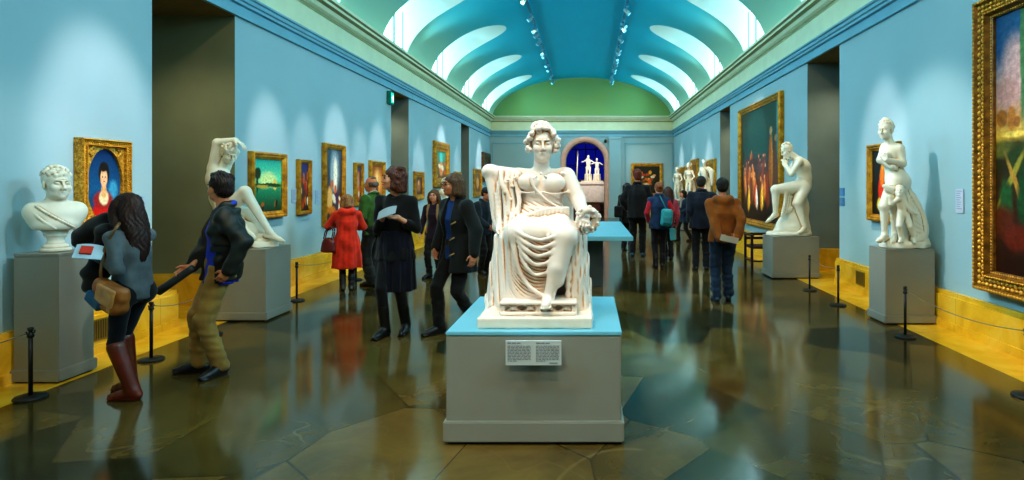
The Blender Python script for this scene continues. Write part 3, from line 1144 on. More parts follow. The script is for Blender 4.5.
def figures(n, seed, v0, v1, u0, u1, hgt, cols, aspect=.30):
    """Painted standing figures: a robe, a lit side and a head each."""
    r = random.Random(seed)
    out = []
    for i in range(n):
        v = v1 - (v1 - v0) * i / max(1, n - 1) + r.uniform(-.015, .015)
        u = r.uniform(u0, u1)
        h = hgt * r.uniform(.8, 1.2)
        c = r.choice(cols)
        a = r.uniform(-.15, .15)
        out.append((u, v, h * aspect, h, c, .5, a))
        out.append((u + h * .10, v + h * .1, h * .10, h * .8, tuple(min(255, int(k * 1.35 + 12)) for k in c), .8, a + r.uniform(-.3, .3)))
        out.append((u + r.uniform(-.01, .01), v + h * 1.12, h * .16, h * .18, r.choice(((206, 140, 92), (170, 100, 60), (226, 170, 120))), .4))
    return out


big = [(.5, .08, .9, .06, (40, 22, 10), .6), (.3, .48, .3, .08, (60, 50, 50), .9)] + figures(12, 21, .40, .50, .03, .95, .07, [(96, 44, 34), (70, 40, 36), (110, 60, 40), (60, 50, 56)]) + \
    figures(11, 22, .24, .36, .05, .7, .11, [(150, 70, 30), BR, RD, (120, 50, 40), (196, 110, 40)]) + figures(5, 25, .18, .22, .2, .62, .10, [(226, 140, 40), WH, YE]) + \
    [(.80, .50, .05, .24, (200, 96, 24), .4), (.82, .52, .02, .2, (236, 140, 40), .7), (.80, .77, .03, .035, (224, 166, 110), .4), (.90, .46, .05, .2, (120, 60, 36), .5), (.91, .70, .03, .03, (206, 150, 100), .4),
     (.95, .8, .03, .3, (70, 140, 140), .9), (.72, .26, .03, .14, (170, 50, 24), .5), (.9, .2, .06, .12, (96, 40, 20), .5)]
on_right('very large crowd scene under a dark green sky behind the seated nude', 12.75, 16.3, .62, 3.64,
         paint('painted_crowd', [(0, (36, 22, 12)), (.3, (70, 36, 20)), (.5, (50, 50, 50)), (.62, (12, 66, 60)), (1, (6, 52, 56))], crowd(16, 41, [(130, 54, 30), (160, 84, 34), BR, (90, 44, 40), (196, 104, 40)], .2, .5, .04, .95, s=(.035, .13)) + big, 0.018, 14, 36), fw=.15, depth=.12)
on_right('brown gilt picture past the doorway, nearest of the three far ones', 19.5, 21.4, 1.1, 2.48,
         paint('painted_far_brown', [(0, (70, 44, 16)), (1, (120, 90, 50))], [(.5, .5, .3, .34, (90, 60, 30), .7)], 0.05, 15), fw=.25, depth=.1, gold=M_GOLDP)
on_right('brown gilt picture second from the back wall among the far ones', 22.6, 24.1, 1.1, 2.62,
         paint('painted_far_ochre', [(0, (80, 50, 20)), (1, (110, 80, 44))], [(.5, .5, .3, .34, (130, 90, 40), .7)], 0.05, 16), fw=.22, depth=.1, gold=M_GOLDP)
on_right('brown gilt picture closest to the corner of the back wall', 25.4, 27.6, 1.1, 2.4,
         paint('painted_far_corner', [(0, (80, 50, 20)), (1, (120, 90, 50))], [(.5, .5, .3, .34, (130, 100, 50), .7)], 0.05, 17), fw=.25, depth=.1, gold=M_GOLDP)
picture('gold framed still life with bright flowers on the back wall', 1.54, 1.6, (2.82, YB - .06, 1.86), 0,
        paint('painted_flowers', [(0, (40, 24, 10)), (1, (22, 34, 22))], [(.5, .5, .24, .26, (60, 60, 20), .8)] + crowd(16, 31, [YE, OR, FL, WH, (190, 60, 30)], .25, .8, .2, .8, s=(.08, .06)), 0.05, 18), fw=.15, depth=.09)

# ------------------------------------------------------------------ caption plates
M_CAP = plain('caption_plate', (150, 178, 200), 0.5, var=.03)
M_CAPB = plain('caption_plate_blue', (60, 130, 180), 0.5, var=.03)
M_TXT = plain('caption_print', (124, 146, 170), 0.7)


def caption(label, y, z, side, w=.16, h=.26, m=None, rows=9):
    rt = empty('caption_sign', ((XL if side < 0 else XR) - side * .003, y, z), PI / 2 if side < 0 else -PI / 2)
    tag(rt, label, 'sign')
    mb = MB(); mb.box(-w / 2, -.012, -h / 2, w / 2, 0, h / 2, .002); pl = mb.build('plate', m or M_CAP, rt)
    mb = MB()
    r = random.Random(int(y * 10))
    for i in range(rows):
        zz = h / 2 - .025 - i * (h - .05) / rows
        mb.box(-w / 2 + .015, -.0135, zz - .004, w / 2 - .015 - r.uniform(0, .05), -.012, zz + .004)
    mb.build('lettering', M_TXT, pl)


caption('pale blue caption plate beside the oval portrait', 6.47, 1.42, -1, .12, .22)
caption('pale caption plate beside the green lake picture', 9.83, 1.46, -1, .16, .22)
caption('pale caption plate beside the small picture of tumbling figures', 10.66, 1.42, -1, .14, .24)
caption('white caption plate on the wall next to the huge carved gold frame', 6.70, 1.46, 1, .14, .27, plain('caption_white', (190, 196, 214), .5, var=.02))
caption('upper blue plate beside the doorway near the standing marble woman', 9.82, 1.52, 1, .17, .13, M_CAPB, 4)
caption('lower blue plate beside the doorway near the standing marble woman', 9.82, 1.36, 1, .17, .13, M_CAPB, 4)

# exit sign
rt = empty('exit_sign', (XL + .004, 14.45, 3.72), PI / 2)
tag(rt, 'small green lit exit sign high on the wall by the second doorway', 'sign')
mb = MB(); mb.box(-.12, -.1, -.16, .12, 0, .16, .01); mb.build('housing', plain('exit_green', (0, 110, 90), .4), rt)
mb = MB(); mb.box(-.09, -.106, -.12, .09, -.1, .12); lp = mb.build('light_panel', glow('exit_glow', (40, 220, 190), 1.6), rt)
mb = MB()
mb.box(.01, -.109, -.09, .07, -.106, .07)
mb.add([(-.07, -.108, 0), (-.03, -.108, .04), (-.03, -.108, -.04)], [(0, 1, 2)])
mb.box(-.03, -.109, -.012, .0, -.106, .012)
mb.build('pictogram', glow('exit_white', (235, 255, 250), 1.6), lp)

# ventilation grilles in the yellow base
M_GR = plain('grille_brass', (150, 122, 50), 0.4, 0.5)
M_GRD = plain('grille_dark', (54, 42, 14), 0.6)
for (x, y, rz, lab) in ((XL + BD + .001, 5.86, PI / 2, 'brass ventilation grille in the yellow base beside the bust plinth'), (XR - BD - .001, 9.0, -PI / 2, 'brass ventilation grille in the yellow base past the standing marble woman')):
    rt = empty('vent_grille', (x, y, .235), rz)
    tag(rt, lab, 'vent')
    mb = MB(); mb.box(-.13, -.004, -.1, .13, 0, .1); mb.build('recess', M_GRD, rt)
    mb = MB()
    mb.box(-.14, -.012, .09, .14, 0, .105); mb.box(-.14, -.012, -.105, .14, 0, -.09); mb.box(-.14, -.012, -.1, -.128, 0, .1); mb.box(.128, -.012, -.1, .14, 0, .1)
    for i in range(9):
        xx = -.128 + .0285 * (i + .5)
        mb.box(xx - .006, -.01, -.09, xx + .006, 0, .09)
    mb.build('grille', M_GR, rt)

# ------------------------------------------------------------------ low rope barriers
M_POST = plain('post_black', (26, 24, 22), 0.45)
M_ROPE = plain('elastic_cord_grey', (120, 112, 92), 0.7)


def post(label, x, y):
    rt = empty('barrier_post', (x, y, 0))
    tag(rt, label, 'barrier post', 'low rope barrier posts along the walls')
    mb = MB(); mb.lathe([(.001, 0), (.105, 0), (.108, .01), (.10, .02), (.03, .028), (.001, .03)], seg=28); mb.build('base', M_POST, rt)
    mb = MB(); mb.lathe([(.001, .02), (.0145, .02), (.0145, .50), (.001, .502)], seg=14); mb.build('pole', M_POST, rt)
    mb = MB()
    mb.lathe([(.001, .47), (.022, .47), (.024, .485), (.016, .50), (.012, .515), (.02, .53), (.02, .545), (.001, .55)], seg=14)
    mb.tube([(0, 0, .49), (0, -.03, .50), (0, -.036, .52)], .006, 6)
    mb.tube([(0, 0, .49), (0, .03, .50), (0, .036, .52)], .006, 6)
    mb.build('hook_cap', M_POST, rt)
    return rt


posts_l = [(-4.30, 4.62, 'low black barrier post in front of the bust plinth'), (-4.10, 5.62, 'low black barrier post mostly hidden behind the woman with long hair'),
           (-4.12, 6.55, 'low black barrier post behind the man in the black jacket'), (-4.13, 8.48, 'low black barrier post beyond the plinth of the figure with raised arms'),
           (-4.0, 10.3, 'low black barrier post by the woman in the red coat')]
for x, y, lab in posts_l: post(lab, x, y)
posts_r = [(3.395, 4.65, 'low black barrier post cut off by the edge of view'), (3.41, 6.47, 'low black barrier post in front of the standing marble woman'),
           (3.385, 8.15, 'nearer of the two low black posts by the seated nude plinth'), (3.42, 9.3, 'farther of the two low black posts by the seated nude plinth')]
for x, y, lab in posts_r: post(lab, x, y)


def rope(label, a, b, sag=.10):
    a, b = Vector(a), Vector(b)
    mb = MB()
    mb.tube([a + (b - a) * (i / 16) - Vector((0, 0, sag * 4 * (i / 16) * (1 - i / 16))) for i in range(17)], .0045, 6)
    tag(mb.build('elastic_rope', M_ROPE), label, 'cord', 'thin elastic barrier cords')


rope('thin cord from the post before the standing marble woman to the nearest post', (3.41, 6.434, .505), (3.395, 4.69, .505), .07)
rope('thin cord between the two posts by the seated nude plinth', (3.42, 9.264, .505), (3.385, 8.186, .505), .05)
rope('thin cord from the bust plinth post towards the wall', (-4.30, 4.585, .505), (-4.74, 3.6, .45), .05)
rope('thin cord behind the woman with long hair', (-4.105, 5.656, .505), (-4.115, 6.514, .505), .06)
rope('thin cord beyond the figure with raised arms', (-4.13, 8.516, .505), (-4.0, 10.264, .505), .08)

# ------------------------------------------------------------------ attendant's chair
M_CH = plain('dark_chair_wood', (44, 28, 20), 0.4)
rt = empty('wooden_chair', (3.36, 11.62, 0), 0)
tag(rt, 'dark wooden armchair beyond the plinth of the seated nude', 'chair')
for sx in (-1, 1):
    for sy in (-1, 1):
        mb = MB(); mb.box(sx * .27 - .022, sy * .24 - .022, 0, sx * .27 + .022, sy * .24 + .022, .66 if sy < 0 else .70, .004); mb.build('leg', M_CH, rt)
    mb = MB(); mb.box(sx * .27 - .03, -.27, .655, sx * .27 + .03, .24, .69, .006); mb.build('armrest', M_CH, rt)
    mb = MB(); mb.box(sx * .27 - .014, -.22, .17, sx * .27 + .014, .22, .20, .003); mb.build('stretcher', M_CH, rt)
mb = MB(); mb.box(-.27, -.25, .42, .27, .25, .465, .01); mb.build('seat', plain('chair_seat', (60, 30, 20), .6), rt)
mb = MB()
for z in (.56, .64): mb.box(-.25, .225, z, .25, .255, z + .05, .004)
mb.build('backrest', M_CH, rt)
mb = MB(); mb.box(-.25, -.254, .17, .25, -.228, .20, .003); mb.build('stretcher', M_CH, rt)

# ------------------------------------------------------------------ ceiling tracks and their spotlights
M_TR = plain('track_teal', (30, 120, 150), 0.4)
M_HEAD = plain('spot_body_grey', (110, 170, 190), 0.4)
M_LENS = glow('spot_lens', (120, 225, 250), 1.6)


def vault_z(x):
    return VZ + VB * math.sqrt(max(0, 1 - ((x - XC) / VA) ** 2))


for side, x, nm in ((-1, XC - 1.36, 'left'), (1, XC + 1.40, 'right')):
    zt = vault_z(x) - .075
    mb = MB(); mb.box(-.035, 2.0 - 15.5, -.03, .035, 29.0 - 15.5, .03)
    o = mb.build('lighting_track', M_TR)
    o.location = (x, 15.5, zt)
    tag(o, 'long ceiling track of spotlights on the %s side of the vault' % nm, 'lighting track')
    proto = empty('track_spotlight', (x, 3.0, zt - .03))
    tag(proto, 'small spotlight on the %s ceiling track' % nm, 'spotlight', 'spotlights on the %s ceiling track' % nm)
    mb = MB(); mb.box(-.03, -.05, -.03, .03, .05, .0); mb.tube([(0, 0, -.02), (0, 0, -.10)], .012, 8); mb.build('bracket', M_HEAD, proto)
    d = Vector((side * .75, -.25, -.75)).normalized()
    R = d.to_track_quat('-Z', 'Y').to_matrix().to_4x4()
    R.translation = Vector((0, 0, -.15))
    bm = bmesh.new()
    bmesh.ops.create_cone(bm, cap_ends=True, segments=16, radius1=.065, radius2=.05, depth=.20)
    mb = MB(); mb.bm(bm, False, R); lh = mb.build('lamp_head', M_HEAD, proto)
    bm = bmesh.new()
    bmesh.ops.create_cone(bm, cap_ends=True, segments=16, radius1=.055, radius2=.055, depth=.01)
    R2 = R @ Matrix.Translation((0, 0, -.106))
    mb = MB(); mb.bm(bm, False, R2); mb.build('lens', M_LENS, lh)
    r = random.Random(5 + side)
    y = 3.0
    while y < 28.6:
        y += r.choice((.5, .6, 1.0, 1.4, 1.7))
        c = copy_tree(proto)
        c.location = (x, y, zt - .03)
        c.rotation_euler = (0, 0, r.uniform(-.9, .9))

# soffit spotlights in the two nearest doorways
for x, y, lab in ((XL - .45, 6.95, 'small soffit spotlight in the doorway behind the man in the black jacket'), (XR + .5, 10.5, 'small soffit spotlight in the doorway between the marble woman and the seated nude')):
    rt = empty('soffit_spotlight', (x, y, ZC))
    tag(rt, lab, 'spotlight')
    mb = MB(); mb.lathe([(.001, 0), (.05, 0), (.05, -.08), (.045, -.09), (.001, -.09)], seg=16); mb.build('lamp_housing', M_HEAD, rt)
    mb = MB(); mb.lathe([(.001, -.09), (.04, -.09), (.04, -.093), (.001, -.093)], seg=16); mb.build('lens', plain('soffit_lens', (210, 220, 215), .3), rt)
# small camera box by the archway
rt = empty('security_camera', (.80, YB - .02, 3.78))
tag(rt, 'small dark security camera above the archway corner', 'camera')
mb = MB(); mb.box(-.05, -.05, -.04, .05, .02, .04, .008); mb.build('mount', M_POST, rt)
mb = MB(); mb.lathe([(.001, -.14), (.05, -.12), (.07, -.06), (.07, -.03), (.001, -.03)], (0, -.06, 0), 16); mb.build('dome', M_POST, rt)
# ================================================================== figures: skeleton, body, clothes
def A3(*v): return np.array(v, float)


def ik(a, b, l1, l2, pole):
    a, b, pole = np.array(a, float), np.array(b, float), np.array(pole, float)
    d = b - a
    L = np.linalg.norm(d)
    if L > (l1 + l2) * .999:
        b = a + d / L * (l1 + l2) * .999
        d = b - a; L = np.linalg.norm(d)
    u = d / L
    x = (l1 * l1 - l2 * l2 + L * L) / (2 * L)
    h = math.sqrt(max(0, l1 * l1 - x * x))
    p = pole - u * (pole @ u)
    p /= (np.linalg.norm(p) + 1e-9)
    return a + u * x + p * h, b


def skeleton(H=1.75, lean=0.0, feet=((.10, 0), (-.10, 0)), wl=None, wr=None, pl=(.6, .6, -.3), pr=(-.6, .6, -.3), head=(0, 0, 0), toe=(.15, -.15), female=False, lift=(0, 0), bend=0.0, hipoff=(0, 0)):
    """Faces -Y at the origin, left side at +X, sizes for 1.75 m then scaled to H. feet: ankle (x, y) left, right. head: turn, nod, tilt."""
    J = {'s': H / 1.75, 'female': female}
    my = (feet[0][1] + feet[1][1]) / 2
    spread = max(abs(feet[0][1] - feet[1][1]), 0.0)
    P = A3((feet[0][0] + feet[1][0]) / 2 + hipoff[0], my + hipoff[1], .95 - spread * spread * .16 - bend)
    d = A3(0, -math.sin(lean), math.cos(lean))
    fw = A3(0, -math.cos(lean), -math.sin(lean))
    J['P'], J['d'], J['fw'], J['lean'] = P, d, fw, lean
    J['chest'] = P + .33 * d
    J['neck'] = P + .53 * d
    sw = .165 if female else .188
    for i, sg in ((0, 1), (1, -1)):
        k = 'LR'[i]
        J['hip' + k] = P + A3(sg * .09, 0, -.02)
        J['sh' + k] = P + .465 * d + A3(sg * sw, 0, 0) + fw * -.005
        an = A3(feet[i][0], feet[i][1], .085 + lift[i])
        J['kn' + k], J['an' + k] = ik(J['hip' + k], an, .445, .435, (0.0, -1, 0))
        td = A3(math.sin(toe[i]), -math.cos(toe[i]), 0)
        J['toedir' + k] = td
        w = (wl, wr)[i]
        if w is None: w = J['sh' + k] + A3(sg * .06, -.06, -.52)
        J['el' + k], J['wr' + k] = ik(J['sh' + k], w, .285, .25, (pl, pr)[i])
    yaw, nod, tilt = head
    J['R'] = rotz(yaw) @ rotx(nod) @ roty(tilt)
    J['head'] = J['neck'] + A3(0, -.025, .045) + .11 * (d * .5 + A3(0, 0, .5)) + J['R'] @ A3(0, -.02, .03)
    for k, v in list(J.items()):
        if isinstance(v, np.ndarray) and v.shape == (3,) and k not in ('d', 'fw', 'toedirL', 'toedirR'):
            J[k] = v * J['s']
    return J


def head_clay(c, C, R, s=1.0, female=False, marble=False):
    p = lambda x, y, z: C + R @ (A3(x, y, z) * s)
    c.ell(p(0, .018, .028), A3(.074, .092, .084) * s, R, .01)
    c.ell(p(0, -.022, -.035), A3(.060, .064, .075) * s, R, .03)
    j = .050 if female else .056
    c.ell(p(0, -.035, -.072), A3(j, .046, .036) * s, R, .025)
    c.ell(p(0, -.073, -.094), A3(.018, .016, .015) * s, R, .02)
    for q in (-1, 1):
        c.ell(p(q * .038, -.062, -.028), A3(.024, .022, .024) * s, R, .02)
        c.ell(p(q * .031, -.093, .006), A3(.018, .013, .010) * s, R, .012, True)
        c.ell(p(q * .031, -.0745, .005), A3(.014, .012, .008) * s, R, .005)
        c.cap(p(q * .012, -.088, .026), p(q * .05, -.074, .027), .0055 * s, .004 * s, .018)
        c.ell(p(q * .075, .014, -.008), A3(.009, .020, .032) * s, R @ rotz(q * .25), .006)
        c.ell(p(q * .011, -.098, -.036), A3(.009, .010, .008) * s, R, .006)
    c.cap(p(0, -.087, .016), p(0, -.108, -.030), .0070 * s, .0100 * s, .012)
    c.cap(p(-.018, -.082, -.058), p(0, -.091, -.056), .005 * s, .0065 * s, .004)
    c.cap(p(.018, -.082, -.058), p(0, -.091, -.056), .005 * s, .0065 * s, .004)
    c.cap(p(-.014, -.082, -.068), p(.014, -.082, -.068), .0075 * s, .0075 * s, .004)


def hand_clay(c, w, d, n, side, s=1.0, curl=.4, spread=.10):
    """w wrist, d direction of the hand, n palm normal, side +1 left / -1 right (thumb side chosen by n x d)."""
    d = np.array(d, float); d /= np.linalg.norm(d)
    n = np.array(n, float); n = n - d * (n @ d); n /= np.linalg.norm(n)
    t = np.cross(n, d) * side                # towards the thumb
    R = np.stack([t, n, d], 1)
    c.cap(w, w + d * .03 * s, .024 * s, .024 * s, .02)
    c.box(w + d * .052 * s, A3(.040, .013, .043) * s, R, .012 * s, .018)
    L = (.072, .080, .074, .058)
    for i, off in enumerate((.029, .010, -.010, -.029)):
        b = w + d * .088 * s + t * off * s
        dirn = d + t * spread * (off / .03)
        a1 = curl * .9
        p1 = b + (dirn * math.cos(a1) + n * math.sin(a1)) * L[i] * .48 * s
        a2 = curl * 2.0
        p2 = p1 + (dirn * math.cos(a2) + n * math.sin(a2)) * L[i] * .30 * s
        a3 = curl * 2.7
        p3 = p2 + (dirn * math.cos(a3) + n * math.sin(a3)) * L[i] * .22 * s
        c.cap(b - d * .02 * s, p1, .0095 * s, .0085 * s, .004)
        c.cap(p1, p2, .0085 * s, .0075 * s, .003)
        c.cap(p2, p3, .0075 * s, .0065 * s, .003)
    b = w + d * .025 * s + t * .028 * s
    p1 = b + (d * .7 + t * .65 + n * .25) * .042 * s
    p2 = p1 + (d * .85 + t * .2 + n * .45) * .036 * s
    c.cap(b, p1, .013 * s, .011 * s, .008)
    c.cap(p1, p2, .010 * s, .008 * s, .003)


def foot_clay(c, an, td, s=1.0, k=.02):
    heel = an + A3(0, 0, -.05 * s) - td * .035 * s
    ball = an + td * .125 * s + A3(0, 0, -.062 * s)
    toe = an + td * .185 * s + A3(0, 0, -.068 * s)
    c.cap(heel, ball, .033 * s, .027 * s, k)
    c.cap(an, ball, .036 * s, .022 * s, k)
    c.cap(ball, toe, .030 * s, .018 * s, k)


def body_clay(c, J, muscle=False, feet=True, hands=True, hl=None, hr=None, curl=(.4, .4), thin=1.0):
    s, fem = J['s'], J['female']
    th = s * thin
    P, d, fw = J['P'], J['d'], J['fw']
    sd = np.cross(d, fw) * -1
    R = np.stack([np.cross(fw * -1, d), -fw, d], 1)
    c.ell(P + d * .0 * s, A3(.160 if not fem else .165, .112, .13) * th, R, .05)
    c.ell(P + d * .17 * s, A3(.128 if not fem else .115, .092, .16) * th, R, .05)
    c.ell(P + d * .33 * s - fw * .01 * s, A3(.155 if not fem else .138, .110, .17) * th, R, .05)
    for k in 'LR':
        c.cap(J['neck'] - d * .04 * s, J['sh' + k], .05 * th, .052 * th, .05)
        c.cap(J['hip' + k], J['kn' + k], .088 * th, .056 * th, .04)
        c.cap(J['kn' + k], J['an' + k], .054 * th, .037 * th, .02)
        u = J['kn' + k] * .68 + J['an' + k] * .32
        back = -J['toedir' + k]
        c.cap(u + back * .014 * s + A3(0, 0, .05) * s, u + back * .016 * s - A3(0, 0, .05) * s, .044 * th, .036 * th, .04)
        c.ell(J['hip' + k] - fw * .05 * s + d * 0.0, A3(.085, .085, .09) * th, R, .05)
        c.cap(J['sh' + k], J['el' + k], .048 * th, .038 * th, .03)
        c.cap(J['el' + k], J['wr' + k], .039 * th, .026 * th, .02)
        if fem and thin > .95:
            sg = 1 if k == 'L' else -1
            c.ell(P + d * .335 * s + fw * .085 * s + sg * np.cross(d, -fw) * .068 * s * -1, A3(.058, .055, .058) * th, R, .03)
        if feet: foot_clay(c, J['an' + k], J['toedir' + k], s)
    c.cap(J['neck'] - d * .05 * s, J['head'] + J['R'] @ A3(0, .02, -.04) * s, .056 * s, .052 * s, .025)
    head_clay(c, J['head'], J['R'], s * (1.08 if thin < .95 else 1.0), fem)
    if hands:
        for k, h, sg, cu in (('L', hl, 1, curl[0]), ('R', hr, -1, curl[1])):
            w = J['wr' + k]
            dd = w - J['el' + k]
            if h is None:
                dirn, nn = dd / np.linalg.norm(dd), A3(-sg * .9, .1, .0)
            else:
                dirn, nn = h
            hand_clay(c, w, dirn, nn, sg, s, cu)


M_EYE = plain('eye_dark', (34, 26, 22), 0.25)
M_EYEW = plain('eye_white', (214, 204, 196), 0.3)


def skin_mat(name, rgb):
    if 'skin_' + name in _mats: return _mats['skin_' + name]
    t = NT('skin_' + name)
    nz = t.noise(t.coord(), 14, 3)
    base = lin(*rgb)
    red = lin(min(255, rgb[0] + 4), int(rgb[1] * .84), int(rgb[2] * .78))
    b = t.bsdf(t.ramp(nz.outputs[0], [(0.35, base), (0.7, red)]), 0.5, 0, 0.35)
    _mats['skin_' + name] = t.m
    return t.m


def face_bits(J, root, near=True, lip=(176, 84, 74), brow=(50, 34, 24), glasses=None):
    s, C, R = J['s'] * 1.08, J['head'], J['R']
    root = [ch for ch in root.children if ch.name.startswith('body')][0]
    p = lambda x, y, z: Vector(C + R @ (A3(x, y, z) * s))
    for q in (-1, 1):
        mb = MB(); mb.sphere(p(q * .031, -.0825, .005), .0085 * s, 10); mb.build('eye', M_EYE, root)
    if near:
        mb = MB()
        for q in (-1, 1):
            mb.tube([p(q * .016, -.097, .027), p(q * .034, -.094, .032), p(q * .052, -.080, .027)], .0035 * s, 6)
        mb.build('eyebrows', plain('brow_%d' % brow[0], brow, .8), root)
        mb = MB()
        mb.tube([p(-.021, -.086, -.062), p(-.008, -.098, -.059), p(0, -.0985, -.0605), p(.008, -.098, -.059), p(.021, -.086, -.062)], .005 * s, 6)
        mb.build('lips', plain('lip_red', lip, .45), root)
    if glasses:
        mb = MB()
        for q in (-1, 1):
            mb.tube([p(q * .034 + .022 * math.cos(a), -.108, .004 + .016 * math.sin(a)) for a in [i * PI / 8 for i in range(17)]], .0022 * s, 5)
            mb.tube([p(q * .056, -.106, .006), p(q * .078, -.02, .006), p(q * .08, .02, .0)], .002 * s, 5)
        mb.tube([p(-.012, -.108, .006), p(.012, -.108, .006)], .0022 * s, 5)
        mb.build('eyeglasses', plain('glasses_dark', (20, 18, 18), .3), root)


def hair_part(J, root, style, rgb, h=.008, seed=1):
    s, C, R = J['s'] * 1.08, J['head'], J['R']
    p = lambda x, y, z: C + R @ (A3(x, y, z) * s)
    c = Clay()
    r = random.Random(seed)
    if style == 'balding':
        for q in (-1, 1):
            c.ell(p(q * .066, .045, .0), A3(.02, .05, .04) * s, R, .01)
        c.ell(p(0, .085, .0), A3(.07, .03, .05) * s, R, .02)
        c.ell(p(0, .045, .085), A3(.05, .05, .028) * s, R, .02)
    else:
        c.ell(p(0, .024, .034), A3(.085, .100, .090) * s, R, .01)
        if style in ('short', 'tousled', 'hat'):
            c.ell(p(0, .06, -.02), A3(.072, .058, .06) * s, R, .02)
            if style == 'tousled':
                for i in range(26):
                    a, b = r.uniform(0, 2 * PI), r.uniform(.1, 1.2)
                    q = A3(math.cos(a) * math.sin(b) * .085, .02 + math.sin(a) * math.sin(b) * .1, .036 + math.cos(b) * .09)
                    c.ell(p(*q), A3(.022, .022, .02) * s, R, .015)
        if style in ('bob', 'curly'):
            for q in (-1, 1):
                c.cap(p(q * .078, .0, .03), p(q * .080, -.005, -.085), .030 * s, .036 * s, .02)
                c.cap(p(q * .066, .05, .03), p(q * .072, .045, -.095), .045 * s, .045 * s, .02)
            c.cap(p(0, .08, .02), p(0, .085, -.09), .06 * s, .055 * s, .02)
            if style == 'curly':
                for i in range(70):
                    a = r.uniform(-.35, PI + .35)
                    z = r.uniform(-.12, .11)
                    rad = .098 if z < .05 else .075
                    c.ell(p(rad * math.cos(a), .02 + rad * math.sin(a), z), A3(.022, .022, .022) * s * r.uniform(.8, 1.2), R, .012)
        if style == 'long':
            nk = J['neck']
            for q in (-1, 1):
                c.tube([p(q * .07, .0, .04), p(q * .086, .0, -.06), nk + A3(q * .10, .0, .0) * s, nk + A3(q * .09, .035, -.14) * s], .034 * s, .026 * s, .02)
            c.tube([p(0, .07, .05), p(0, .10, -.06), nk + A3(0, .085, -.02) * s, nk + A3(0, .105, -.14) * s, nk + A3(.01, .11, -.24) * s], .066 * s, .036 * s, .03)
            c.tube([p(.05, .06, .0), nk + A3(.06, .075, 0) * s, nk + A3(.045, .10, -.18) * s], .042 * s, .026 * s, .03)
            c.tube([p(-.05, .06, .0), nk + A3(-.06, .075, 0) * s, nk + A3(-.045, .10, -.18) * s], .042 * s, .026 * s, .03)
        if style == 'bun':
            c.ell(p(0, .06, -.02), A3(.075, .06, .06) * s, R, .02)
            c.ell(p(0, .13, .03), A3(.045, .04, .04) * s, R, .02)
        # uncover the face and the ears
        c.ell(p(0, -.098, -.045), A3(.066 if style in ('long', 'bob', 'curly') else .078, .066, .098) * s, R, .015, True)
        if style in ('short', 'tousled', 'bun'):
            for q in (-1, 1):
                c.ell(p(q * .09, -.02, -.035), A3(.035, .055, .05) * s, R, .01, True)

    def strands(x, y, z):
        X = x - C[0]; Y = y - C[1]; Z = z - C[2]
        return .0026 * s * (np.sin(np.arctan2(X, Y) * 30 + 5 * np.sin(Z * 30)) + np.sin(np.arctan2(X, Y) * 47 - 4 * np.sin(Z * 22))) + 0 * Z
    c.disp(strands)
    return c.build('hair', h, plain('hair_%d_%d_%d' % rgb, rgb, 0.55, var=.4, scale=34, spec=.35), root)


def trousers_part(J, root, mat, name='trousers', thigh=.100, knee=.076, hem=.066, end=.96, h=.01, seed=2, wr=.006, waist=.12):
    s = J['s']
    c = Clay()
    P, d = J['P'], J['d']
    fem = J['female']
    c.loft([(P[2] - .10 * s, P[0], P[1], .165 * s, .115 * s), (P[2] + .02 * s, P[0], P[1], .172 * s, .122 * s), (P[2] + waist * s, P[0], P[1] - waist * math.tan(J['lean']) * s, (.150 if fem else .16) * s, .112 * s)], .03)
    for k in 'LR':
        e = J['kn' + k] + (J['an' + k] - J['kn' + k]) * end
        c.cap(J['hip' + k], J['kn' + k], thigh * s, knee * s, .03)
        c.cap(J['kn' + k], e, knee * s, hem * s, .02)
        c.ell(J['hip' + k] + A3(0, .045, -.01) * s, A3(.092, .088, .10) * s, None, .04)
    kz = [J['knL'][2], J['knR'][2]]
    if wr:
        c.disp(wrinkles(wr, 26, seed))
        c.disp(lambda x, y, z: wr * .5 * np.sin(z * 95 + 10 * y + 7 * x) * np.exp(-((z - min(kz) + .18) / .2) ** 2))
    return c.build(name, h, mat, root)


def shoes_part(J, root, mat, h=.008, boot=0.0, heel=.0, name='shoe', shaft=(.052, .062)):
    s = J['s']
    for k in 'LR':
        c = Clay()
        an, td = J['an' + k], J['toedir' + k]
        hl = an + A3(0, 0, -.042 * s) - td * .04 * s
        ball = an + td * .13 * s + A3(0, 0, -.052 * s)
        toe = an + td * .20 * s + A3(0, 0, -.058 * s)
        c.cap(hl, ball, .041 * s, .036 * s, .02)
        c.cap(an + A3(0, 0, .0), ball, .044 * s, .03 * s, .03)
        c.cap(ball, toe, .038 * s, .024 * s, .02)
        if boot > 0:
            top = an + (J['kn' + k] - an) / np.linalg.norm(J['kn' + k] - an) * boot * s
            c.cap(an, top, shaft[0] * s, shaft[1] * s, .02)
            # flat boot mouth
        side = np.cross(td, A3(0, 0, 1))
        Rf = np.stack([side, td, A3(0, 0, 1)], 1)
        z0 = an[2] - .085 * s
        c.box(np.array([an[0], an[1], z0 + .010 * s]) + td * .085 * s, A3(.040, .125, .010) * s, Rf, .008, .006)
        if heel: c.box(np.array([an[0], an[1], z0 + .02 * s]) - td * .032 * s, A3(.026, .024, .022) * s, Rf, .006, .006)
        c.cut(lambda x, y, z, z0=z0: z - z0 + 0 * x + 0 * y, [an[0] - .4, an[1] - .4, z0 - .08], [an[0] + .4, an[1] + .4, z0], .003)
        c.build(name, h, mat, root)


